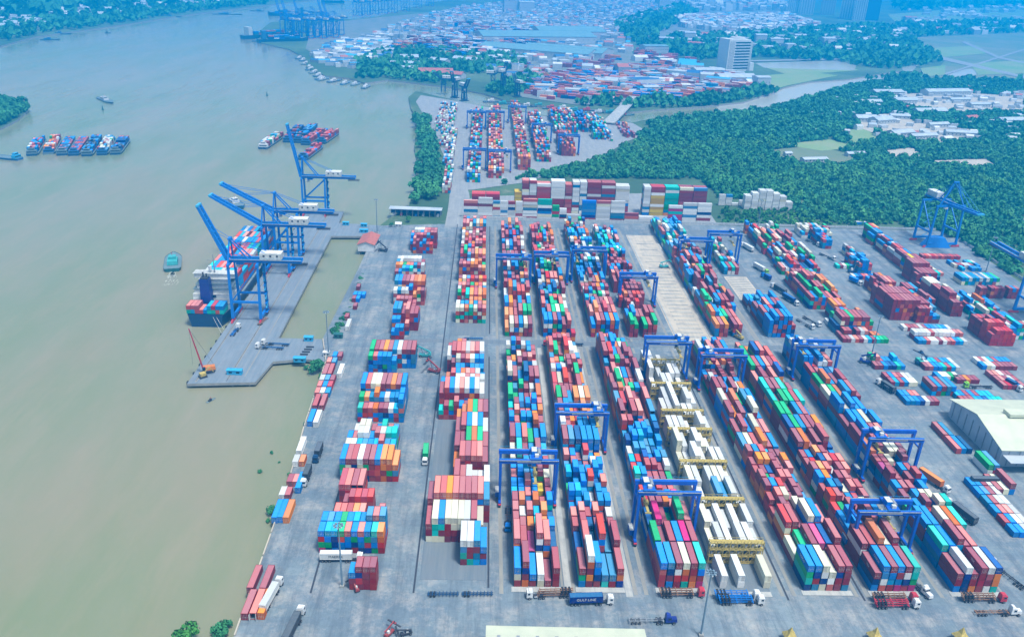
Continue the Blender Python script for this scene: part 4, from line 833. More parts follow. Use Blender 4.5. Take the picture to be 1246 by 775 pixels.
# ------------------------------------------------------------------ yellow service racks of the reefer block
SB = [MB().box(0, 0, 0, .7, .6, 1.1, M[c]).mesh('socket_box') for c in ('dark', 'white')]
for i, y in enumerate(RY):
    r = thing('service_rack', 'yellow steel service rack, %s from the near end of the white block' % ORD[i+1], 'rack', (89.2, y, .1), 0, 'yellow racks in the white reefer block')
    h = 10.4; W = 20.8; mb = MB()
    for j in range(9):
        for yy in (0, 2.0): mb.box(j*W/8, yy+.1, h/2, .28, .28, h, M['yellow'])
    mb.build('post_frame', r)
    for k in range(4): MB().box(W/2, 1.1, .3+k*3.2, W+.4, 2.3, .22, M['yellow']).build('walkway', r)
    for k in range(4):
        mb = MB(); mb.box(W/2, -.05, 1.4+k*3.2, W+.3, .1, .12, M['yellow']).box(W/2, 2.25, 1.4+k*3.2, W+.3, .1, .12, M['yellow'])
        for j in range(17): mb.box(j*W/16, -.05, .85+k*3.2, .1, .1, 1.1, M['yellow'])
        if k < 3:
            for j in range(8): mb.beam((j*W/8, .1, .3+k*3.2), ((j+1)*W/8, .1, 3.5+k*3.2), .12, .12, M['yellow'])
        mb.build('railing', r)
    for j in range(8):
        for k in range(3): link('socket_box', SB[(j+k) % 3 > 0], r, (1.3+j*W/8, 1.2, 1.2+k*3.2))

# ------------------------------------------------------------------ vessels
def hullmesh(L, B_, D, mat, deck='deck', bow=.2, stern=.06, red=False):
    """local: bow at +y, waterline z=0"""
    mb = MB(); N = 15; ring = []
    for i in range(N):
        t = i/(N-1); y = (t-.5)*L
        wv = 1.0
        if t > 1-bow: u = (t-(1-bow))/bow; wv = max(.03, (1-u**2.2))
        if t < stern: wv = .82+.18*(t/stern)
        zt = D+(D*.45*((t-(1-bow))/bow)**1.5 if t > 1-bow else 0)
        ring.append((y, wv*B_/2, wv**1.4*B_/2*.86, zt))
    V = []
    for y, wt, wb_, zt in ring: V += [(-wt, y, zt), (-wb_, y, -1.5), (wb_, y, -1.5), (wt, y, zt)]
    F = []
    for i in range(N-1): o = i*4; F += [(o, o+1, o+5, o+4), (o+2, o+3, o+7, o+6)]
    F += [(0, 3, 2, 1)]; mb.quads(V, F, M[mat])
    V2 = [(x, y, zt-.35) for y, wt, wb_, zt in ring for x in (-wt, wt)]
    mb.quads(V2, [(2*i, 2*i+1, 2*i+3, 2*i+2) for i in range(N-1)], M[deck]); return mb
def cargo(ox, oy, rz, y0, y1, ncol, hm, mix, z, L=L20, own='vessel'):
    y = y0; c_, s_ = math.cos(rz), math.sin(rz)
    while y+L <= y1+.1:
        base = hm if random.random() < .8 else max(1, hm-1); cc = random.choice(MIX[mix])
        for i in range(ncol):
            n = max(1, base+random.choice((0, 0, 0, 0, 0, -1))); lx = (i-(ncol-1)/2)*2.5
            for k in range(n):
                ly = y+L/2; q = put(ox+lx*c_-ly*s_, oy+lx*s_+ly*c_, k, L, 2.62, cc if random.random() < .35 else random.choice(MIX[mix]), rz, z0=z, own='vessel'); q['mass'] = True
        y += L+.35
def barge(lab, px, hd, L=45, B_=10.5, mat='hullblue', mix='blue', hm=2, ncol=3, load=True, px0=True, house='white', group='container barges on the river', D=2.2, name='barge', cat='barge'):
    x, y = px; rz = R(hd)
    r = thing(name, lab, cat, (x, y, WL), rz, group)
    hullmesh(L, B_, D, mat).build('hull', r)
    w_ = MB().box(0, -L/2+4.4, D+1.4, B_*.8, 4.4, 3.2, M[house]).box(0, -L/2+4.8, D+4.0, B_*.5, 3.0, 2.2, M[house]).build('wheelhouse', r)
    MB().box(0, -L/2+2.14, D+1.6, B_*.7, .08, .9, M['glass']).box(0, -L/2+3.25, D+4.3, B_*.42, .08, .9, M['glass']).build('window', w_)
    MB().cyl((0, L*.42, D), (0, L*.42, D+5), .15, M['grey'], 6).build('mast', r)
    if load: cargo(x, y, rz, -L/2+8, L/2-5, ncol, hm, mix, WL+D)
    return r
# the moored raft on the left, stern to us, bows to the right
RAFT = [(-497, 19, 'hull', 'blue', 'moored barge loaded with azure containers, leftmost of the raft', 2), (-482.5, 19, 'deck', 'warm', 'moored barge with salmon and pale boxes, second of the raft', 2), (-468, 18, 'hull', 'dk', 'nearly empty dark barge, third from left in the raft', 1),
        (-454, 16, 'hull', 'crimd', 'barge with low crimson boxes, fourth from left in raft', 1), (-439.5, 15, 'hull', 'dk', 'barge with mixed blue rows, fifth from left in raft', 2), (-425.5, 15, 'hull', 'pale', 'barge with long white boxes, sixth from left in raft', 2), (-411, 13, 'hull', 'dk', 'dark blue barge at the right end of moored raft', 2)]
for i, (bx, hd, mat, mix, lab, hm) in enumerate(RAFT): barge(lab, (bx, 921+i*2.5+random.uniform(-3, 3)), hd, random.uniform(76, 88), 12.6, mat, mix, hm, 4, house='hullblue' if i % 2 else 'deck')
barge('low empty blue barge cut by the left edge', (-520, 872), 75, 70, 11, 'hullblue', load=False, house='cyan')
for i, (px, L_, mat, mix, hd, lab) in enumerate((((-253, 978), 72, 'hull', 'pale', -4, 'short barge with white topped load, alone left of the group'), ((-236, 1022), 84, 'hull', 'dk', 0, 'dark blue barge at left of the group of four'), ((-208, 1012), 88, 'hull', 'crim', -6, 'barge with long crimson rows in the middle of group'),
        ((-192, 1010), 66, 'hull', 'crim', -7, 'barge with bright red boxes at right of the group'), ((-197, 930), 70, 'hull', 'crim', -6, 'single barge lying just behind the far crane boom'), ((-222, 1024), 92, 'hull', 'dk', -2, 'farthest blue barge at the back of the group'))):
    barge(lab, px, hd, L_, 12.6, mat, mix, 2, 4, house='white' if i == 0 else 'hullblue')
def boat(lab, px, hd, L, B_, mat='hull', house='white', D=1.6):
    x, y = G(px[0], px[1], WL); r = thing('boat', lab, 'boat', (x, y, WL), R(hd), 'small vessels on the river')
    hullmesh(L, B_, D, mat, bow=.35).build('hull', r); w_ = MB().box(0, -L*.12, D+1.2, B_*.62, L*.34, 2.6, M[house], taper=.92).box(0, -L*.05, D+3.3, B_*.42, L*.16, 1.8, M[house]).build('wheelhouse', r)
    MB().box(0, L*.033, D+3.5, B_*.36, .07, .8, M['glass']).box(B_*.31, -L*.12, D+1.6, .06, L*.25, .8, M['glass']).build('window', w_)
    MB().cyl((0, -L*.05, D+4), (0, -L*.05, D+7.5), .12, M['red'], 6).build('mast', r)
    return r
boat('green and white tug under way left of the ship', (211, 321), 17, 34, 12, 'darkgreen', 'teal', D=2.6)
boat('small tug seen beyond the raised crane booms', (287, 250), -140, 30, 11, 'darkgreen', 'offwhite', D=2.4)
boat('lone cargo boat in midstream in the upper left', (129, 123), -140, 58, 11, 'hull', 'wall')
boat('tiny sampan below the pier corner', (257, 487), -30, 6, 1.6, 'dark', 'dark', .5).scale = (1, 1, .28)
for i, (px, hd, L) in enumerate((((74, 42), -70, 46), ((61, 49), -72, 40), ((136, 30), -74, 46), ((181, 24), -60, 34), ((208, 21), -84, 60), ((222, 17), -84, 50), ((131, 41), -80, 14), ((277, 18), -85, 90), ((313, 14), 95, 44), ((318, 51), -78, 44))):
    boat('distant dark boat near the far bank, %s counting from the left' % ORD[i+1], px, hd, L, L*.2, 'hull', 'hullblue' if i != 6 else 'dark')
for i, px in enumerate(((125, 134), (325, 117))):
    x, y = G(px[0], px[1], WL); r = thing('channel_buoy', ('dark channel buoy near the lone cargo boat', 'dark channel buoy in open water at centre')[i], 'buoy', (x, y, WL))
    MB().cyl((0, 0, -.5), (0, 0, 1.2), 1.6, M['darkgreen'], 10).cyl((0, 0, 1.2), (0, 0, 7), 1.0, M['darkgreen'], 6, .2).build('float', r)
foam = flat('churned_foam', (.50, .52, .46), .6, c2=(.24, .26, .17), sc=.5)
tx_, ty_ = G(211, 321, WL); mb = MB()
for i in range(60):
    u = random.random(); dd = 17+u*26; sp = (random.random()-.5)*(2.5+u*9); a_ = R(17); lx, ly = sp, -dd; ww = random.uniform(.3, 1.0)*(1.2-u); ll = random.uniform(.8, 2.4)
    cx_, cy_ = tx_+lx*math.cos(a_)-ly*math.sin(a_), ty_+lx*math.sin(a_)+ly*math.cos(a_); mb.quads([(cx_-ww, cy_, WL+.05), (cx_, cy_-ll, WL+.05), (cx_+ww, cy_, WL+.05), (cx_, cy_+ll, WL+.05)], [(0, 1, 2, 3)], foam)
mb.build('wake_foam')['kind'] = 'stuff'
# big ship at the pier
sx, sy = -169.5, 545; r = thing('container_ship', 'dark hulled container ship moored at the pier under the cranes', 'ship', (sx, sy, WL), 0)
hullmesh(164, 26, 8.5, 'hull', bow=.16, stern=.04).build('hull', r)
hs = MB()
for k, (w_, d_) in enumerate(((25, 15), (25, 15), (24, 12), (21, 10.5), (17, 9), (25, 6))): hs.box(0, -57+k*.4, 8.4+1.45+k*2.9, w_, d_, 2.88, M['white']); hs.box(0, -57+k*.4, 8.4+k*2.9+2.95, w_+(1.4 if k > 1 else .1), d_+(1.2 if k > 1 else .1), .14, M['deck' if k in (2, 3) else 'offwhite'])
hb = hs.build('superstructure', r)
mb = MB()
for k in range(6):
    for i in range(9 if k < 5 else 12): mb.box(-9+i*2.25 if k < 5 else -11+i*2, -57+k*.4+((15, 15, 12, 10.5, 9, 6)[k])/2+.04, 8.4+k*2.9+1.7, 1.0 if k < 5 else 1.6, .08, 1.0, M['glass'])
for x in (-4, .5): mb.box(x, -57-7.5, 13.2, 3, .12, 1.5, M['glass'])
mb.build('window', hb)
MB().box(-3, -66.5, 17, 6.5, 6, 18, M['navy'], taper=.85).box(-3, -66.5, 26.2, 4.6, 4.2, 1.2, M['dark']).cyl((-3.8, -66.5, 26), (-3.8, -66.5, 30), .5, M['dark'], 8).cyl((-2, -66, 26), (-2, -66, 29), .4, M['dark'], 8).build('funnel', r)
mb = MB().cyl((0, -56, 26), (0, -56, 38), .5, M['grey'], 6, .2).beam((-4, -56, 34), (4, -56, 34), .25, .25, M['grey']).cyl((-3, -55, 27), (-3, -55, 30), 1.1, M['white'], 8); mb.build('mast', r)
mb = MB()
for s in (-1, 1):
    mb.box(s*12.8, 0, 9.3, .08, 150, .08, M['white'])
    for i in range(60): mb.box(s*12.8, -74+i*2.5, 8.9, .08, .08, .9, M['white'])
for i in range(5): mb.cyl((-10+i*5, -80.5, 8.6), (-10+i*5, -80.5, 9.6), .45, M['offwhite'], 6)
mb.build('deck_railing', r)
MB().beam((6, -81, 7), (13.6, -92, 3.4), .14, .14, M['offwhite']).beam((4, -81, 7), (14.2, -98, 3.4), .14, .14, M['offwhite']).build('mooring_line', r)
MB().box(0, 62, 10.5, 16, 6, 3, M['hull']).cyl((0, 70, 10), (0, 70, 22), .4, M['offwhite'], 6).build('forecastle', r)
cargo(sx, sy, 0, -81.4, -71, 9, 3, 'ship', WL+8.6, 9.2); cargo(sx, sy, 0, -48, 56, 9, 5, 'ship', WL+8.6, L40)
for i, (px, L, hd) in enumerate((((327, 46), 150, -40), ((345, 52), 120, -60), ((350, 20), 120, 96), ((405, 4), 90, 95))):
    x, y = G(px[0], px[1], WL); r = thing('distant_ship', ('dark ship at the outer quay of the far port', 'second dark ship moored inside the far port', 'cargo ship anchored beyond far port cranes', 'farthest ship near top of the river')[i], 'ship', (x, y, WL), R(hd), 'distant ships')
    hullmesh(L, L*.16, 9, 'hull').build('hull', r); MB().box(0, -L*.38, 18, L*.13, L*.07, 18, M['hullblue' if i else 'offwhite']).build('superstructure', r)
    if i < 3: cargo(x, y, R(hd), -L*.3, L*.34, 6, 3, 'blue', WL+9, L40)
for i in range(13):       # rafted river craft by the jetty of the shipyard
    a, b = ((366, 70), (392, 95)) if i < 8 else ((394, 97), (446, 105)); t = i/7 if i < 8 else (i-8)/4; px = (a[0]+(b[0]-a[0])*t+random.uniform(-1, 1), a[1]+(b[1]-a[1])*t+random.uniform(0, 2))
    boat('%s workboat counting from left in the raft by the shipyard jetty' % ORD[i+1], px, -20+random.uniform(-14, 14), random.uniform(28, 40), 8, ('hull', 'hullblue', 'deck')[i % 3], 'white')
for i in range(12):
    t = i/11; px = (600+160*t, 124.5+15*t+(1.2 if i % 2 else 0))
    boat('%s river boat counting from left along the creek bank' % ORD[i+1], px, -80+random.uniform(-8, 8), random.uniform(26, 40), 8, ('hull', 'darkgreen')[i % 2], ('white', 'teal', 'red')[i % 3])

# ------------------------------------------------------------------ buildings, walls, booths
def gable(mb, L, W, h, rise, wall, roof, over=.6):
    """ridge along x"""
    mb.box(0, 0, h/2, L, W, h, wall)
    for s in (-1, 1):
        mb.quads([(-L/2, s*0, h), (-L/2, -W/2, h), (-L/2, 0, h+rise)] if False else [(s*L/2, -W/2, h), (s*L/2, W/2, h), (s*L/2, 0, h+rise)], [(0, 1, 2)], wall)
def gable_roof(L, W, h, rise, roof, over=.7):
    mb = MB(); k = rise/(W/2)
    for s in (-1, 1):
        a = [(-L/2-over, 0, h+rise+.06), (L/2+over, 0, h+rise+.06), (L/2+over, s*(W/2+over), h-k*over+.06), (-L/2-over, s*(W/2+over), h-k*over+.06)]
        b = [(x, y, z+.25) for x, y, z in a]; f = [(0, 1, 2, 3), (4, 5, 6, 7), (0, 1, 5, 4), (1, 2, 6, 5), (2, 3, 7, 6), (3, 0, 4, 7)]
        mb.quads(a+b, f, roof)
    return mb
def house(lab, xy, L, W, h, rise, rz, wall='wall', roof='roofgrey', cat='building', name='building', win=None, group=None, tex=True):
    r = thing(name, lab, cat, (xy[0], xy[1], 0), rz, group)
    mb = MB(); gable(mb, L, W, h, rise, M[wall], None); mb.build('wall', r)
    rf = gable_roof(L, W, h, rise, M[roof]).build('roof', r)
    MB().box(0, 0, h+rise+.35, L+1.2, .7, .18, M[roof]).build('ridge_cap', rf)
    n = win or max(2, int(L/5))
    me = MB().box(0, 0, 0, 1.5, .1, 1.2, M['glass']).mesh('window')
    if n <= 26:
        for s in (-1, 1):
            for i in range(n): link('window', me, r, (-L/2+(i+.5)*L/n, s*(W/2+.05), h*.55))
    return r
def wpos(px, z=0): return G(px[0], px[1], z)
# bottom-edge shed
r = thing('warehouse', 'cream roofed warehouse cut by the bottom edge of the picture', 'warehouse', (29.5, 189, 0), R(-1.2))
mb = MB(); gable(mb, 52, 39, 7.5, 3.0, M['wall'], None); mb.build('wall', r); rf = gable_roof(52, 39, 7.5, 3.0, M['roofcream']).build('roof', r)
me = MB().box(0, 0, 0, 1.1, 3.4, .12, M['wall'], top=M['grey']).mesh('skylight')
for i in range(8):
    for s in (1, -1): k = link('skylight', me, rf, (-22.4+i*6.4, s*13.5, 7.5+3.0*(1-13.5/19.5)+.42)); k.rotation_euler = (R(-8.7*s), 0, 0)
# right-hand cream shed, ridge running left-right
r = thing('warehouse', 'big cream roofed shed with raised ridge vent at right', 'warehouse', (281, 343, 0), 0)
mb = MB(); gable(mb, 73, 46, 9.5, 5.0, M['roofgrey'], None); mb.build('wall', r); rf = gable_roof(73, 46, 9.5, 5.0, M['roofcream'], 1.2).build('roof', r)
MB().box(2, 0, 15.6, 50, 6, 1.6, M['roofcream']).build('ridge_vent', rf)
for i in range(8): MB().box(-36.6, -20+i*5.7, 5.2, .25, .5, 9, M['grey']).build('pilaster', r)
for i in range(14): MB().box(-33+i*5.2, -23.1, 5.2, .5, .25, 9, M['grey']).build('pilaster', r)
MB().box(0, -26.5, 6.4, 72, 7, .3, M['roofgrey']).build('canopy', r)
for i in range(3): MB().box(-20+i*20, -23.12, 2.6, 6, .3, 5.2, M['dark']).build('door', r)
# red-roofed house on the basin corner, open shed behind, booths
x, y = G(449, 300); r = house('white house with brick red roof on the basin corner', (x, y), 24, 12.5, 5.6, 2.2, R(90-3), 'white', 'roofred', 'house', 'house', 4)
MB().box(12.6, 2.6, 2.6, 5.2, .12, 3.4, M['glass']).build('veranda', r).location = (0, 0, 0)
mb = MB()
for i in range(6): mb.cyl((-11+i*4.4, 5.5, -6), (-11+i*4.4, 5.5, 0), .35, M['concrete'], 6)
mb.build('stilt', r)
x, y = G(506, 262); r = thing('open_shed', 'long pale roofed open shed at the river end of the road', 'shed', (x, y, 0), R(-2))
MB().box(0, 0, 6.2, 46, 9, .3, M['roofgrey']).box(0, 4.4, 5.6, 46, .3, 1.2, M['roofgrey']).build('roof', r); mb = MB(); [mb.box(-22+i*4.9, s*4, 3, .35, .35, 6, M['grey']) for i in range(10) for s in (-1, 1)]; mb.build('post', r)
MB().box(0, 4.3, 2.5, 45, .3, 5, M['hullblue']).build('rear_wall', r)
for i in range(7): MB().box(-19+i*6.4, -.5, .9, 2, 4.2, 1.7, M[('white', 'red', 'dark', 'crane_blue', 'wall', 'dark', 'white')[i]], taper=.85).build('parked_item', r)
BT = [((485, 276), 5, 'wall', 'small pale hut with pointed roof beside farthest maroon stack'), ((286, 455), 8, 'cyan', 'long cyan booth at the near end of the quay'), ((365, 440), 6.5, 'cyan', 'cyan cabin at the near edge of the quay approach'), ((376, 414.5), 5, 'cyan', 'cyan cabin at the basin edge beside small dark blocks'),
      ((421, 274), 5, 'cyan', 'cyan cabin, left one on the far approach edge'), ((443, 276), 5, 'cyan', 'cyan cabin, right one on the far approach edge'), ((443, 283), 6.5, 'cyan', 'cyan cabin on the far approach nearest the house'), ((412, 411), 5, 'darkgreen', 'dark teal cabin by bushes at the basin corner'), ((397.5, 433), 3.2, 'white', 'small white kiosk at the foot of approach light mast')]
for px, L, c, lab in BT:
    x, y = G(*px); r = thing('booth', lab, 'booth', (x, y, .05), R(-2)); MB().box(0, 0, 1.3, L, 2.6, 2.5, M[c]).build('wall', r)
    (gable_roof(L, 2.6, 2.55, 1.4 if L == 5 and c == 'wall' else .25, M['white' if c == 'wall' else c], .3)).build('roof', r)
    for i in range(2): MB().box(-L/4+i*L/2, -1.34, 1.5, L*.22, .06, .9, M['glass']).build('window', r)
for i, dy in enumerate((0, 3.2, 6.4, 9.6)):
    x, y = G(376, 428); tag(MB().box(0, 0, .35, 4.4, .9, .7, M['dark']).build('floating_fender', None, (x-2+i*.5, y-4+dy, .03)), 'dark steel block on the quay approach, %s from the near side' % ORD[i+1], 'block', 'dark blocks below the basin cabin')
# boundary wall with posts along the far side of the yard
r = thing('boundary_wall', 'low pale wall with posts closing the yard before the depot', 'wall', (0, 0, 0))
for i in range(42):
    x = -20+i*10; MB().box(x+5, 688.2, 1.1, 9.5, .3, 2.0, M['wall']).build('panel', r) if i < 3 else link('panel', r.children[0].data, r, ((i)*10, 0, 0)); link('post', MB().box(0, 0, 1.3, .5, .5, 2.6, M['offwhite']).mesh('post') if i == 0 else PM, r, (x, 688.2, 0))
    if i == 0: PM = r.children[-1].data if r.children[-1].name.startswith('post') else [c for c in r.children if c.name.startswith('post')][0].data
r = thing('boundary_wall', 'low wall along the wooded right edge of the yard', 'wall', (0, 0, 0))
for i in range(26):
    MB().box(407, 292+i*14.5, 1.1, .3, 13.8, 2.0, M['wall']).build('panel', r)
r = thing('wall_parapet', 'rough concrete kerb wall along the river edge of the yard', 'wall', (0, 0, 0))
pts = near_shore[1:6]
for a, b in zip(pts, pts[1:]):
    n = max(1, int(math.hypot(b[0]-a[0], b[1]-a[1])/12))
    for i in range(n): p = [a[k]+(b[k]-a[k])*(i+.06)/n for k in (0, 1)]; q = [a[k]+(b[k]-a[k])*(i+.97)/n for k in (0, 1)]; MB().beam((p[0]+.3, p[1], .35), (q[0]+.3, q[1], .35), .5, .7, M['sand']).build('kerb_block', r)
tag(MB().box(0, 0, 1.3, 9, 2.5, 2.5, M['crane_blue'], top=M['white']).build('site_cabin', None, (*G(1047, 273), 0), 0), 'long cyan cabin by the fence near the blue crane', 'cabin')
tag(MB().box(0, 0, 1.2, 48, 1.0, 2.4, M['wall']).build('hoarding', None, (12, 689.4, .03), 0), 'long pale hoarding at the foot of the depot stacks', 'hoarding')
# yellow pointed canopies peeping over the bottom edge
for i, px in enumerate(((960, 780), (1063, 780), (1167, 780))):
    x, y = G(*px); r = thing('pointed_canopy', 'yellow pointed canopy at the bottom edge, %s of three' % ('leftmost', 'middle', 'rightmost')[i], 'canopy', (x, y, 0), R(8*i), 'yellow canopies at the bottom edge')
    V = [(-2.2, -2.2, 2.4), (2.2, -2.2, 2.4), (2.2, 2.2, 2.4), (-2.2, 2.2, 2.4), (-.9, -.9, 4.2), (.9, -.9, 4.2), (.9, .9, 4.2), (-.9, .9, 4.2), (0, 0, 6.6)]
    MB().quads(V, [(0, 1, 5, 4), (1, 2, 6, 5), (2, 3, 7, 6), (3, 0, 4, 7), (4, 5, 8), (5, 6, 8), (6, 7, 8), (7, 4, 8)], M['yellow']).build('canopy_cloth', r); mb = MB(); [mb.box(sx*2, sy*2, 1.2, .15, .15, 2.4, M['grey']) for sx in (-1, 1) for sy in (-1, 1)]; mb.build('pole', r)
# bridge over the creek
a = G(741, 152); b = G(772, 122); r = thing('road_bridge', 'pale road bridge crossing the creek behind the far yard', 'bridge', (0, 0, 0))
MB().beam((*a, 2.5), (*b, 5.5), 16, 1.4, M['kerb']).build('bridge_deck', r)
dv = Vector((b[0]-a[0], b[1]-a[1], 0)).normalized(); nv = Vector((-dv.y, dv.x, 0))
for s in (-1, 1): p = Vector((*a, 3.6))+nv*8*s; q = Vector((*b, 6.6))+nv*8*s; MB().beam(p, q, .4, 1.1, M['wall']).build('railing', r)
mb = MB(); [mb.box(a[0]+(b[0]-a[0])*t, a[1]+(b[1]-a[1])*t, -.5, 12, 2.2, 6+3*t, M['concrete']) for t in (.2, .4, .6, .8)]; mb.build('pier', r)
# office tower with banded front
x, y = G(893, 86); r = thing('office_tower', 'white office tower with banded glass front behind the port', 'tower', (x, y, 0), R(22))
sc = 1.55; Hh = 62*sc/1.55
MB().box(0, 0, Hh/2, 46, 26, Hh, M['white']).box(-27, -2, Hh*.5, 16, 34, Hh+3, M['white']).box(26, 0, Hh*.47, 6, 26, Hh*.94, M['wall']).build('wall', r)
for k in range(10): MB().box(2, -13.2, 6+k*5.6, 42, .5, 2.7, M['glass']).build('window_band', r)
for k in range(5): MB().box(-32+k*2.6, -19.2, Hh/2, .5, .4, Hh-4, M['glass']).build('window_band', r)
MB().cyl((2, 4, Hh), (2, 4, Hh+4), 17, M['wall'], 20, 14).cyl((-4, 2, Hh+4), (-4, 2, Hh+9), 4, M['wall'], 8, 1).build('roof', r); MB().box(30, -6, 8, 18, 14, 16, M['white']).build('annexe', r)
# high rise towers at the top of the picture
for i, (px, w_, h_, c, lab) in enumerate((((964, 17), 46, 170, 'white', 'leftmost'), ((980, 18), 62, 175, 'white', 'second'), ((1006, 18), 60, 165, 'wall', 'third'), ((1030, 23), 58, 180, 'white', 'fourth'), ((1044, 25), 48, 175, 'white', 'fifth'), ((1059, 25), 56, 190, 'hullblue', 'dark sixth'))):
    x, y = G(*px); r = thing('residential_tower', '%s of the six high towers cut by the top edge' % lab, 'tower', (x, y, 0), R(-20), 'residential towers')
    MB().box(0, 0, h_/2, w_, 40, h_, M[c]).build('wall', r)
    if c != 'hullblue':
        for k in range(6): MB().box(-w_/2+(k+.5)*w_/6, -20.2, h_/2, w_/14, .6, h_-6, M['grey']).build('window_band', r)
        for k in range(18): MB().box(0, -20.6, 8+k*9.2, w_*.98, .3, .8, M['wall']).build('floor_band', r)
# large sheds and far buildings one can tell apart
BIG = [((650, 50), 300, 120, 16, 9, 14, 'roofteal', 'huge teal roofed shed at the back of the port, left half'), ((690, 44), 190, 110, 16, 9, 14, 'roofteal', 'huge teal roofed shed behind, upper right half'), ((655, 66), 260, 90, 12, 7, -22, 'roofteal', 'wide pale teal warehouse before the huge shed, left one'),
       ((690, 66), 190, 100, 12, 7, -22, 'roofteal', 'wide pale teal warehouse before the huge shed, right one'), ((540, 50), 110, 28, 9, 4, 0, 'roofgrey', 'long white roof left of the teal sheds'), ((455, 53), 70, 24, 8, 4, -3, 'roofgrey', 'long white roof above riverside trees at left'),
       ((464, 65), 55, 20, 8, 3, 8, 'roofgrey', 'white roof among the riverside trees'), ((498, 74), 36, 26, 8, 4, 10, 'roofgrey', 'white roofed riverside hall with dark gable'), ((494, 81), 60, 16, 7, 3, 10, 'roofgrey', 'long white building at riverside, upper of two'), ((500, 87), 40, 20, 7, 3, 8, 'roofgrey', 'white block nearest the river at the jetty trees'),
       ((535, 79), 38, 22, 10, 3, -30, 'roofgrey', 'white block behind the red roofed pavilion'), ((530, 92), 62, 22, 8, 5, 6, 'roofred', 'red roofed pavilion on the creek mouth'), ((552, 95), 40, 20, 8, 4, -25, 'roofred', 'smaller red roofed hall right of the pavilion'),
       ((570, 58), 90, 22, 9, 4, -28, 'roofgrey', 'long white block row, upper of three'), ((592, 66), 80, 20, 9, 4, -28, 'roofgrey', 'long white block row, lower of three'), ((570, 77), 66, 20, 8, 4, -30, 'roofgrey', 'slanting pale shed near the creek trees'),
       ((604, 74), 44, 20, 8, 3, 6, 'roofgrey', 'small pale shed right of the slanting one'), ((790, 114), 26, 22, 12, 2, 10, 'roofgrey', 'white gate building at the bridge head'), ((860, 92), 60, 30, 12, 3, 12, 'roofgrey', 'white roofed shed among the red container rows'),
       ((893, 101), 74, 34, 12, 5, 12, 'roofgrey', 'big white roofed hall at right end of port'), ((925, 106), 26, 24, 18, 2, 10, 'white', 'cluster of white tanks at the port tip'), ((806, 10), 60, 44, 44, 8, 20, 'roofgrey', 'pale mansion like block at top among trees'),
       ((622, 16), 60, 30, 45, 4, 10, 'roofgrey', 'tall pale block at top centre, left one'), ((640, 17), 56, 30, 40, 4, 10, 'roofgrey', 'tall pale block at top centre, right one'), ((795, 64), 60, 40, 16, 2, 12, 'roofteal', 'pale flat building left of the woods'),
       ((1078, 116), 90, 40, 9, 4, -8, 'roofgrey', 'white factory roof, upper left of the woods estate'), ((1150, 116), 150, 36, 10, 5, -4, 'roofgrey', 'longest white factory roof in the woods estate'), ((1098, 126), 60, 40, 9, 4, -8, 'roofgrey', 'white workshop below the upper factory'),
       ((1062, 128), 40, 22, 8, 4, -5, 'roofgrey', 'small white shed alone at left of estate'), ((1130, 140), 86, 34, 9, 5, -6, 'roofgrey', 'broad pale roof in the middle of estate'), ((1052, 148), 50, 30, 8, 5, -15, 'roofgrey', 'steel grey roofed workshop, left of pair'),
       ((1072, 150), 56, 34, 8, 5, 6, 'roofgrey', 'cream roofed workshop, right of pair'), ((1094, 145), 46, 14, 7, 3, -25, 'roofgrey', 'narrow white roof right of the pair'), ((1140, 156), 56, 14, 8, 3, 0, 'roofgrey', 'flat white loading shed in estate'),
       ((1095, 166), 60, 26, 8, 4, 4, 'roofgrey', 'pale grey depot roof at lower estate'), ((1122, 170), 66, 18, 8, 3, -2, 'roofgrey', 'long white lower depot roof'), ((1168, 166), 66, 22, 8, 3, -28, 'roofgrey', 'slanting white roof at the estate corner'),
       ((1166, 125), 64, 18, 8, 3, -4, 'roofgrey', 'second long roof right of estate centre'), ((1190, 131), 60, 20, 8, 3, -6, 'roofgrey', 'small roofs at the estate right side'), ((1228, 151), 70, 30, 9, 4, -5, 'roofgrey', 'white roof farthest right in the estate'),
       ((1180, 148), 40, 26, 8, 4, 10, 'roofred', 'faded red roofed house beside estate'), ((1104, 134), 16, 14, 6, 3, 10, 'roofred', 'little dark red roof between white workshops'), ((990, 197), 50, 16, 5, 2, -6, 'roofgrey', 'low pale roof in the forest clearing, left'),
       ((1040, 190), 40, 14, 5, 2, -4, 'roofgrey', 'low pale roof in the forest clearing, right'), ((958, 190), 14, 10, 5, 2, -4, 'roofgrey', 'tiny hut at left of the forest clearing'), ((1005, 58), 40, 26, 24, 3, 0, 'white', 'white villa block above the pond'),
       ((924, 55), 30, 24, 26, 3, 0, 'white', 'white house block right of office tower'), ((943, 58), 40, 14, 22, 2, 0, 'white', 'striped white building above silt flat'), ((958, 64), 30, 24, 20, 2, 10, 'wall', 'pale house lower right of striped one'),
       ((838, 52), 30, 26, 26, 3, 0, 'white', 'pale house in trees left of office tower'), ((820, 54), 90, 14, 14, 3, -20, 'roofgrey', 'row of pale terraces left of office tower'), ((972, 50), 40, 20, 16, 3, 0, 'wall', 'pale flat block among the woods')]
for px, L, W, h, rise, rz, rf, lab in BIG:
    if px[0] > 930 and px[1] > 100: L *= .62; W *= .6; h *= .8; rise *= .7
    if px[0] > 930: rz += 18
    house(lab, G(*px), L, W, h, rise, R(rz), 'wall', rf if rf in M and rf.startswith('roof') else 'roofgrey', group='far sheds and buildings', win=None if L < 120 else 20)
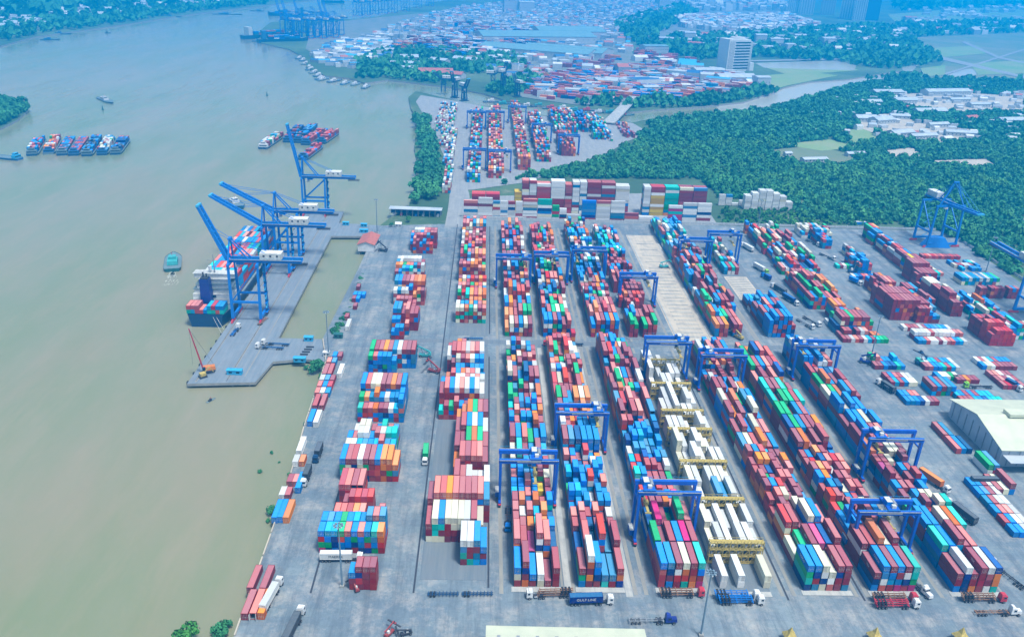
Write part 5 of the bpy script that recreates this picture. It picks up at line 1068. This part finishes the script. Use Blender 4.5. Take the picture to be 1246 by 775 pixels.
# the town beyond, as a mass of small buildings
def mass_boxes(name, polys, label=None):
    V = []; F = []; mi = []; vy = []; mats = [M['wall'], M['white'], M['roofgrey'], M['roofred'], M['hullblue'], M['grey'], M['cyan']]
    for poly, n, s0, s1, h0, h1, wts in polys:
        P = GA(poly); x0, y0 = P.min(0); x1, y1 = P.max(0); c = 0; tr = 0
        while c < n and tr < n*20:
            tr += 1; x, y = random.uniform(x0, x1), random.uniform(y0, y1); rr = False; j = len(P)-1
            for i in range(len(P)):
                if (P[i][1] > y) != (P[j][1] > y) and x < (P[j][0]-P[i][0])*(y-P[i][1])/(P[j][1]-P[i][1])+P[i][0]: rr = not rr
                j = i
            if not rr: continue
            c += 1; L, W, h = random.uniform(s0, s1), random.uniform(s0, s1)*.7, random.uniform(h0, h1); a = random.choice((0, .3, -.35))+random.uniform(-.1, .1)
            ca, sa = math.cos(a), math.sin(a); o = len(V); rs = random.random() < .5
            for z, t in ((0, 1), (h, 1)):
                for u, v in ((-1, -1), (1, -1), (1, 1), (-1, 1)): V.append((x+u*L/2*ca-v*W/2*sa, y+u*L/2*sa+v*W/2*ca, z))
            rm = random.choices(range(7), wts)[0]
            F += [(o, o+1, o+5, o+4), (o+1, o+2, o+6, o+5), (o+2, o+3, o+7, o+6), (o+3, o, o+4, o+7)]; mi += [random.choice((0, 0, 1, 5))]*4
            if rs:
                V.append((x-L/2*ca, y-L/2*sa, h+W*.22)); V.append((x+L/2*ca, y+L/2*sa, h+W*.22))
                F += [(o+4, o+5, o+9, o+8), (o+7, o+8, o+9, o+6), (o+4, o+8, o+7, o+7), (o+5, o+6, o+9, o+9)]; mi += [rm]*4
            else: F += [(o+4, o+5, o+6, o+7)]; mi += [rm]
    me = bpy.data.meshes.new(name); F = [tuple(dict.fromkeys(f)) for f in F]; me.from_pydata(V, [], F)
    for m in mats: me.materials.append(m)
    me.polygons.foreach_set('material_index', mi); me.update(); o = link(name, me); o['kind'] = 'stuff'; return o
mass_boxes('distant_town_houses', [
    ([(470, 36), (560, 10), (700, 0), (830, -4), (820, 14), (750, 40), (640, 44), (480, 60)], 3400, 7, 19, 5, 15, (2, 2, 3, 3, 4, 4, 2)),
    ([(560, 40), (620, 30), (760, 28), (768, 62), (640, 100), (560, 74)], 420, 9, 24, 5, 12, (2, 3, 3, 3, 3, 3, 1)), ([(820, 22), (960, 20), (1000, 34), (900, 42), (830, 34)], 1500, 9, 24, 7, 18, (5, 6, 3, 2, 1, 2, 1)),
    ([(830, 6), (960, 0), (960, 14), (840, 14)], 350, 14, 36, 10, 30, (5, 5, 3, 2, 1, 2, 1)), ([(380, 60), (470, 40), (480, 70), (430, 84), (385, 80)], 260, 8, 26, 4, 10, (3, 4, 2, 1, 4, 3, 2)),
    ([(1000, 118), (1246, 104), (1246, 178), (1100, 180), (960, 160)], 90, 7, 13, 4, 6, (4, 5, 4, 2, 0, 2, 0)), ([(1075, 108), (1246, 108), (1246, 172), (1180, 175), (1040, 165), (1040, 140)], 120, 7, 15, 3.5, 6, (4, 5, 5, 1, 0, 2, 0)), ([(1090, -6), (1246, -6), (1246, 44), (1100, 40)], 260, 14, 50, 6, 16, (4, 5, 5, 1, 0, 2, 0)),
    ([(0, 8), (330, -6), (330, 0), (150, 18), (0, 44)], 260, 14, 50, 5, 12, (4, 5, 5, 1, 1, 2, 0)), ([(650, 88), (760, 70), (900, 84), (920, 108), (760, 122), (660, 120)], 60, 10, 34, 6, 12, (4, 5, 5, 1, 1, 2, 0)),
    ([(830, 44), (1100, 34), (1100, 70), (1000, 66), (840, 64)], 130, 14, 34, 9, 16, (4, 5, 5, 1, 0, 2, 0)), ([(640, 92), (905, 82), (925, 106), (640, 118)], 14, 20, 60, 9, 14, (1, 2, 4, 1, 2, 2, 3))])

# ------------------------------------------------------------------ trees
def crown_template(nclump, nleaf, seed, leafsz, flat_=.8):
    rs = np.random.RandomState(seed); P = []
    for c in range(nclump):
        a = rs.uniform(0, 2*np.pi); rr = rs.uniform(0, .62) if c else 0; ctr = np.array([rr*np.cos(a), rr*np.sin(a), rs.uniform(.35, .95)*flat_]); cr = rs.uniform(.26, .48)
        n = rs.normal(size=(nleaf, 3)); n /= np.linalg.norm(n, axis=1)[:, None]; n[:, 2] = np.abs(n[:, 2])*1.0-.25*(rs.rand(nleaf) < .3)
        p = ctr+n*cr*rs.uniform(.75, 1.05, (nleaf, 1)); t = np.cross(n+rs.normal(scale=.5, size=n.shape), rs.normal(size=n.shape)); t /= np.linalg.norm(t, axis=1)[:, None]
        nn = n+rs.normal(scale=.35, size=n.shape); b = np.cross(nn, t); b /= np.linalg.norm(b, axis=1)[:, None]
        s = leafsz*rs.uniform(.7, 1.3, (nleaf, 1)); P.append(np.stack([p-t*s-b*s*.7, p+t*s-b*s*.7, p+t*s*.8+b*s*.7, p-t*s*.8+b*s*.7], 1))
    return np.concatenate(P).reshape(-1, 3)
TPL = {-1: [crown_template(13, 46, s+40, .085) for s in range(4)], 0: [crown_template(9, 16, s, .17) for s in range(4)], 1: [crown_template(6, 9, s+10, .27) for s in range(4)], 2: [crown_template(4, 5, s+20, .42) for s in range(4)]}
def forest(name, pts, lod, smin, smax, mat='leaf'):
    """pts: (n,2) world positions; one mass of crowns"""
    Vs = []; vy = []
    for x, y in pts:
        t = TPL[lod][RS.randint(4)]; s = RS.uniform(smin, smax); a = RS.uniform(0, 6.28); c, s_ = math.cos(a), math.sin(a)
        q = t.copy(); X = q[:, 0]*c-q[:, 1]*s_; Y = q[:, 0]*s_+q[:, 1]*c
        Vs.append(np.stack([X*s+x, Y*s+y, q[:, 2]*s*RS.uniform(1.0, 1.35)-.3], 1)); vy.append(np.full(len(q), RS.rand()*.8)+np.repeat(RS.rand(len(q)//4)*.3, 4))
    V = np.concatenate(Vs); F = np.arange(len(V)).reshape(-1, 4)
    o = link(name, npmesh(name, V, F, [M[mat]], np.zeros(len(F)), np.concatenate(vy))); o['kind'] = 'stuff'; return o
def poly_pts(poly, spacing, holes=(), jitter=.45):
    P = GA(poly); x0, y0 = P.min(0); x1, y1 = P.max(0); gx, gy = np.meshgrid(np.arange(x0, x1, spacing), np.arange(y0, y1, spacing)); g = np.stack([gx.ravel(), gy.ravel()], 1)
    g += RS.uniform(-jitter, jitter, g.shape)*spacing
    def ins(Q):
        r = np.zeros(len(g), bool); j = len(Q)-1
        for i in range(len(Q)):
            with np.errstate(divide='ignore', invalid='ignore'):
                c = ((Q[i][1] > g[:, 1]) != (Q[j][1] > g[:, 1])) & (g[:, 0] < (Q[j][0]-Q[i][0])*(g[:, 1]-Q[i][1])/(Q[j][1]-Q[i][1])+Q[i][0])
            r ^= c; j = i
        return r
    m = ins(P)
    for h in holes: m &= ~ins(GA(h))
    return g[m]
HO = [f[2] for f in FIELDS if f[0] in ('clearing', 'grass_clearing', 'pale_clearing', 'industrial_yard', 'bare_ground', 'pond', 'silt_flat')]
NEARW = [(600, 228), (640, 214), (700, 202), (745, 188), (780, 172), (800, 172), (960, 172), (1246, 180), (1246, 300), (1235, 345), (1205, 325), (1165, 290), (1110, 282), (1095, 270), (950, 268), (880, 262), (872, 236), (850, 218), (640, 217)]
def excl(g, x0, y0, x1, y1): return g[~((g[:, 0] > x0) & (g[:, 0] < x1) & (g[:, 1] > y0) & (g[:, 1] < y1))]
g = poly_pts(NEARW, 5.1, HO); g = excl(g, -40, 0, 210, 752); g = excl(g, 0, 0, 404, 694); g = excl(g, 205, 690, 290, 775)
nearest = g[np.argsort(np.hypot(g[:, 0], g[:, 1]))]
gaps = RS.rand(len(nearest)) > .07; big = RS.rand(len(nearest)) < .16
forest('mangrove_forest', nearest[gaps & ~big], 1, 2.6, 4.8); forest('tall_forest_crowns', nearest[gaps & big], 0, 4.8, 7.8, 'leaf3')
forest('scrub_undergrowth', poly_pts(NEARW, 9.0, HO)[:0].tolist() or [(x, y) for x, y in excl(excl(poly_pts([(870, 274), (1246, 274), (1246, 262), (880, 255)], 6), 205, 0, 212, 700), 0, 0, 404, 693)], 1, 2.0, 3.6, 'leaf2')
MIDW = [(790, 150), (812, 146), (850, 141), (900, 138), (935, 135), (960, 127), (988, 120), (1012, 112), (1042, 104), (1090, 98), (1246, 102), (1300, 102), (1300, 182), (1246, 180), (960, 172), (800, 172), (780, 172), (775, 165), (792, 160)]
forest('middle_woods', poly_pts(MIDW, 7.8, HO), 1, 4.4, 7.6)
FARW = [([(820, 46), (900, 44), (1000, 36), (1080, 32), (1100, 46), (1150, 70), (1120, 82), (1080, 84), (930, 70), (840, 74), (800, 60)], 20), ([(820, 128), (900, 112), (930, 108), (950, 112), (900, 124), (860, 129), (800, 132)], 11), ([(1048, 98), (1100, 92), (1130, 98), (1246, 100), (1246, 106), (1090, 98)], 14),
        ([(745, 30), (830, 6), (850, 16), (800, 42), (800, 62), (760, 50)], 22), ([(1090, 30), (1246, 26), (1246, 40), (1110, 46)], 30), ([(1110, 50), (1246, 46), (1246, 52), (1115, 56)], 28), ([(1125, 76), (1180, 72), (1246, 84), (1246, 88), (1180, 80)], 30), ([(1140, 58), (1220, 62), (1230, 70), (1150, 66)], 60), ([(1080, -8), (1246, -8), (1246, 8), (1090, 14)], 60),
        ([(430, 96), (470, 95), (545, 104), (560, 92), (640, 84), (640, 70), (560, 62), (480, 60), (430, 76), (436, 92)], 13), ([(590, 110), (640, 92), (668, 94), (640, 112), (610, 118)], 13), ([(748, 132), (800, 116), (830, 124), (800, 131)], 12), ([(690, 128), (745, 118), (760, 126), (750, 132)], 14),
        ([(0, 54), (40, 43), (100, 35), (150, 28), (200, 20), (250, 13), (330, 5), (330, -2), (150, 14), (0, 30)], 24), ([(-40, 30), (150, 14), (330, -4), (330, -9), (0, 2), (-40, 8)], 60)]
pp = []
for pl, sp in FARW: pp.append((poly_pts(pl, sp, HO), sp))
forest('distant_woods', np.concatenate([p for p, s in pp if s < 20]), 2, 5.5, 9.5)
forest('far_bank_woods', np.concatenate([p for p, s in pp if 20 <= s < 40]), 2, 8, 14); forest('farthest_woods', np.concatenate([p for p, s in pp if s >= 40]), 2, 20, 34)
print('trees', len(nearest), [len(p) for p, s in pp])
forest('island_mangroves', poly_pts([(-30, 119), (10, 123), (28, 128), (33, 134), (18, 144), (0, 153), (-30, 168)], 8), 1, 6, 9)
# trees one can tell apart, each with trunk, limbs and crown
def tree(lab, xy, s, mat='leaf', group='trees on the river bank', name='tree', z=0, lod=-1):
    r = thing(name, lab, 'tree' if name == 'tree' else 'bush', (xy[0], xy[1], z), random.uniform(0, 6), group)
    key = random.randrange(4); kk = (lod, key, mat)
    if kk not in TM: t = TPL[lod][key]; TM[kk] = npmesh('crown', t*np.array([1, 1, 1.15])+np.array([0, 0, .22]), np.arange(len(t)).reshape(-1, 4), [M[mat]], np.zeros(len(t)//4), np.repeat(RS.rand(len(t)//4), 4)*.4)
    c = link('crown', TM[kk], r); c.scale = (s, s, s)
    if 'trunk' not in TM: TM['trunk'] = MB().cyl((0, 0, -.1), (0, 0, .6), .06, M['wood'], 6, .035).cyl((0, 0, .4), (.3, .1, .85), .03, M['wood'], 5, .012).cyl((0, 0, .35), (-.25, .18, .8), .03, M['wood'], 5, .012).mesh('trunk')
    k = link('trunk', TM['trunk'], r); k.scale = (s, s, s); return r
TM = {}
bank = poly_pts([(512, 140), (522, 148), (528, 170), (535, 195), (541, 215), (538, 240), (500, 250), (503, 232), (512, 205), (508, 175), (508, 160), (500, 142)], 8.5)
bank = bank[np.argsort(bank[:, 1])][:120]
for i, (x, y) in enumerate(bank):
    col_ = 'left water side' if i % 3 == 0 else ('road side' if i % 3 == 1 else 'middle')
    t = tree('leafy tree within the dense bank strip between river and far yard', (x, y), random.uniform(5.0, 8.0), lod=0)
for i, (px, s, lab) in enumerate((((388, 446), 5.6, 'bush where the quay approach meets the wall, right'), ((380, 449), 4.2, 'bush leaning over water below the approach, left'), ((392, 455), 2.4, 'small bush under the approach light mast'), ((372, 444), 2.2, 'leftmost low bush below the quay approach'), ((388, 478), 1.6, 'small shrub on the wall beside maroon pair'),
        ((372, 512), 2.2, 'shrub in the water by the azure container'), ((365, 540), 1.5, 'tiny shrub by the long white container'), ((332, 618), 3.2, 'dark shrub hanging by the three coloured containers'), ((326, 628), 1.4, 'small floating weed clump below dark shrub'), ((352, 572), 1.5, 'small shrub by short white container'),
        ((411, 400), 3.2, 'low bush between two basin wall bushes near teal cabin'), ((421, 382), 3.4, 'spreading bush midway along the basin wall'), ((429, 366), 3.0, 'bush on basin wall just past the blue boxes'), ((438, 339), 3.2, 'thin bush second from the house on basin wall'), ((408, 404), 4.2, 'bush at near basin corner by teal cabin'), ((413, 396), 3.8, 'bush on basin wall, second from the cabin'), ((418, 388), 3.6, 'bush on basin wall, third from the cabin'), ((425, 374), 2.6, 'bush on basin wall beside blue boxes'), ((436, 345), 2.6, 'bush on basin wall near the house end'), ((440, 333), 2.4, 'bush on basin wall nearest the house'),
        ((266, 766), 4.0, 'dark tangled bush at the bottom left wall'), ((274, 756), 2.6, 'small upper sprig of the tangled bottom bush'), ((330, 545), 1.2, 'floating weed patch in the brown river, upper'), ((339, 556), .8, 'tiny floating weed patch, lowest right of two'), ((316, 568), 1.3, 'floating weed patch in the brown river, left'), ((497, 270), 3.6, 'round green tree before the open shed'), ((476, 276), 2.6, 'bush at the river end of far approach'))):
    p = G(*px); onw = p[0] < -87 and p[1] < 640 or p[0] < -84
    tree(lab, p, s, 'leaf' if i != 25 else 'leaf2', 'bushes along the wall', 'bush', WL-.4 if (onw or i in (22, 23, 24)) else 0)
tree('rounded bright green tree top at bottom left corner', G(229, 779), 5.4, 'leaf2', 'trees on the river bank', 'tree', -2)

# ------------------------------------------------------------------ container meshes
def cont_box(L, h):
    """low-detail container: box with recessed roof; 9 quads"""
    a, b = CW/2, L/2; i = .12
    V = [(-a, -b, .06), (a, -b, .06), (a, b, .06), (-a, b, .06), (-a, -b, h-.03), (a, -b, h-.03), (a, b, h-.03), (-a, b, h-.03),
         (-a+i, -b+i*1.6, h-.03), (a-i, -b+i*1.6, h-.03), (a-i, b-i*1.6, h-.03), (-a+i, b-i*1.6, h-.03), (-a+i, -b+i*1.6, h-.10), (a-i, -b+i*1.6, h-.10), (a-i, b-i*1.6, h-.10), (-a+i, b-i*1.6, h-.10)]
    F = [(0, 1, 5, 4), (1, 2, 6, 5), (2, 3, 7, 6), (3, 0, 4, 7), (4, 5, 9, 8), (5, 6, 10, 9), (6, 7, 11, 10), (7, 4, 8, 11), (8, 9, 13, 12), (9, 10, 14, 13), (10, 11, 15, 14), (11, 8, 12, 15), (12, 13, 14, 15)]
    return np.array(V, float), np.array(F), [0, 0, 0, 0, 0, 0, 0, 0, 0, 0, 0, 0, 1]
DET = {}
def detail(L, h, c):
    k = (round(L, 2), round(h, 2), c)
    if k in DET: return DET[k]
    P, RF = CM[c], CR[c]; a, b = CW/2, L/2; mb = MB()
    for sx in (-1, 1):
        for sy in (-1, 1): mb.box(sx*(a-.08), sy*(b-.09), h/2, .16, .18, h-.04, P)
        mb.box(sx*(a-.06), 0, .14, .12, L-.36, .16, P); mb.box(sx*(a-.05), 0, h-.08, .1, L-.36, .1, P)
    for sy in (-1, 1): mb.box(0, sy*(b-.06), .14, CW-.32, .12, .16, P); mb.box(0, sy*(b-.06), h-.09, CW-.32, .12, .12, P)
    n = int(L/.55)
    for sx in (-1, 1):     # corrugated long sides
        pts = []; 
        for i in range(2*n+1): y = -b+.18+(L-.36)*i/(2*n); x = sx*(a-.03-(.07 if (i//1) % 2 else 0)); pts += [(x, y, .2), (x, y, h-.12)]
        fs = [(2*i, 2*i+1, 2*i+3, 2*i+2) if sx < 0 else (2*i, 2*i+2, 2*i+3, 2*i+1) for i in range(2*n)]; mb.quads(pts, fs, P)
    mb.box(0, b-.07, h/2, CW-.32, .06, h-.34, P); body = mb.mesh('container')
    mb = MB(); m_ = int(L/1.0); pts = []
    for i in range(2*m_+1): y = -b+.2+(L-.4)*i/(2*m_); z = h-.05-(.035 if i % 2 else 0); pts += [(-a+.1, y, z), (a-.1, y, z)]
    mb.quads(pts, [(2*i, 2*i+1, 2*i+3, 2*i+2) for i in range(2*m_)], RF); roof = mb.mesh('roof')
    mb = MB(); mb.box(0, 0, h/2, 1.06, .05, h-.34, P)
    for x in (-.3, .28): mb.cyl((x, -.05, .25), (x, -.05, h-.2), .03, M['offwhite'], 5); mb.box(x+.1, -.05, h*.42, .3, .04, .06, M['offwhite'])
    for z in (.5, h*.5, h-.5): mb.box(-.5, -.04, z, .1, .05, .12, M['dark'])
    door = mb.mesh('door'); DET[k] = (body, roof, door); return DET[k]

# choose individuals
cand = []
for i, q in enumerate(CONT):
    if q['own'] in ('vessel',) or q.get('tall') or (q['desc'] and q['desc'][0] is None): continue
    if not in_view(q): continue
    exp = q['top'] or q['front'] or (q['left'] and q['x'] > 0) or (q['right'] and q['x'] < 0)
    if not exp: continue
    dist = math.sqrt(q['x']**2+q['y']**2+(H-q['z'])**2)
    area = (2.44*q['L']*H/dist*(1 if q['top'] else 0)+2.44*2.6*(1 if q['front'] else 0)+.25*q['L']*2.6*(1 if (q['left'] and q['x'] > 60) else 0))/dist**2
    if q['desc'] is None: area *= 3
    cand.append((area, i))
cand.sort(reverse=True); pick = [i for a, i in cand[:300]]; pickset = set(pick)
used = {}
def cname(q):
    if q['desc'] is None: return q['own'] if q['own'] and len(q['own'].split()) >= 4 else '%s container held up by a reach stacker' % NAMES[q['c']]
    b, row, i, k, n = q['desc']; tier = 'top' if q['top'] else ('ground' if k == 0 else ORD[k+1])
    rw = ORD[row] if row < len(ORD) else 'far'
    for f in ('%s container, %s tier of %s stack from left, %s row back, %s', '%s container, %s tier, %s stack from left, %s row, %s', '%s container, %s tier, %s stack, %s row, %s'):
        t = f % (NAMES[q['c']], tier, ORD[i+1], rw, b)
        if len(t.split()) <= 16: return t
    return t
for i in pick:
    q = CONT[i]; body, roof, door = detail(q['L'], q['h'], q['c'])
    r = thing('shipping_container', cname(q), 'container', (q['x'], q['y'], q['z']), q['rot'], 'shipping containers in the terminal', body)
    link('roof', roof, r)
    if q['front'] or q['desc'] is None:
        dl = (1.06, -.1) if False else None
        a = link('door', door, r, (-.54, -q['L']/2+.1, 0)); b = link('door', door, r, (.54, -q['L']/2+.1, 0))
        if q['own'] and 'standing open' in q['own']: a.rotation_euler = (0, 0, R(-100)); a.location = (-1.1, -q['L']/2-.4, 0); b.rotation_euler = (0, 0, R(100)); b.location = (1.1, -q['L']/2-.4, 0); a.data = b.data = detail(q['L'], q['h'], 'w')[2]
    q['obj'] = r
# lettering on the sides and ends one can read from here
def lettering(q, text, size, side, col='white', z=.5, off=0):
    cu = bpy.data.curves.new('lettering', 'FONT'); cu.body = text; cu.size = size; cu.extrude = .01; cu.align_x = 'CENTER'; cu.align_y = 'CENTER'; cu.materials.append(M[col])
    tmp = bpy.data.objects.new('lettering', cu); COL.objects.link(tmp); dg = bpy.context.evaluated_depsgraph_get(); me = bpy.data.meshes.new_from_object(tmp.evaluated_get(dg)); bpy.data.objects.remove(tmp)
    o = link('lettering', me, q.get('obj'))
    if side == '-x': o.location = (-CW/2-.03, off, q['h']*z); o.rotation_euler = (R(90), 0, R(-90))
    elif side == '+x': o.location = (CW/2+.03, off, q['h']*z); o.rotation_euler = (R(90), 0, R(90))
    elif side == 'top': o.location = (0, off, q['h']+.02); o.rotation_euler = (0, 0, R(90))
    return o
for q in CONT:
    if 'obj' not in q: continue
    if q['own'] and 'lettered' in q['own']:
        tx, c = ('GULF LINE', 'white') if 'dark navy' in q['own'] else (('MAERSK', 'dark') if 'white lettered' in q['own'] else ('LINER', 'white'))
        lettering(q, tx, 1.5, '+x' if q['rot'] < R(-60) else '-x', c)
        if 'dark navy' in q['own'] or 'white lettered' in q['own']: pass
    elif q['desc'] and q['desc'][0] in (F_, G_, E_) and q['left'] and q['L'] > 10:
        rs_ = random.random()
        if q['c'] in 'bngtm' and rs_ < .75: lettering(q, {'b': 'COSCO', 'n': 'CMA CGM', 'g': 'EVERGREEN', 't': 'CHINA SHIPPING', 'm': 'TEX'}[q['c']], 1.35, '-x')
# everything else in one mass
mass = [q for i, q in enumerate(CONT) if i not in pickset]
keys = list(PAL); tV = {}; Vs, Fs, Ms, Ys = [], [], [], []; off = 0
for q in mass:
    k = (round(q['L'], 2), round(q['h'], 2)); fr_ = bool(q.get('tall'))
    if k not in tV: tV[k] = cont_box(*k)
    V, F, mi = tV[k]
    if fr_: V = V[:8]; F = F[:4]; F = np.concatenate([F, [[4, 5, 6, 7]]]); mi = [0, 0, 0, 0, 1]
    c, s = math.cos(q['rot']), math.sin(q['rot'])
    h0 = 0
    W = np.empty_like(V); W[:, 0] = V[:, 0]*c-V[:, 1]*s+q['x']; W[:, 1] = V[:, 0]*s+V[:, 1]*c+q['y']; W[:, 2] = V[:, 2]+q['z']
    if q.get('tall'): W[:4, 2] = 0
    Vs.append(W); Fs.append(F+off); off += len(V); ci = keys.index(q['c']); Ms += [ci*2+m for m in mi]; Ys.append(np.full(len(V), random.random()))
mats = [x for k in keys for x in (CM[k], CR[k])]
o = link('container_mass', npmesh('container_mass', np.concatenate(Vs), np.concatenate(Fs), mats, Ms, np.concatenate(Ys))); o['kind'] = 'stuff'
print('containers', len(CONT), 'mass', len(mass))

# ------------------------------------------------------------------ haze: one closed box of pale air
m, N, L, P = newmat('pale_haze'); N.remove(P)
pv = N.new('ShaderNodeVolumePrincipled'); pv.inputs['Color'].default_value = (.0, .44, 1.0, 1); pv.inputs['Density'].default_value = .00032; pv.inputs['Anisotropy'].default_value = 0.2
L.new(pv.outputs[0], N['Material Output'].inputs['Volume'])
mb = MB(); mb.box(1500, 7500, 108.5, 22600, 19000, 235, m); o = mb.build('haze'); o['kind'] = 'stuff'
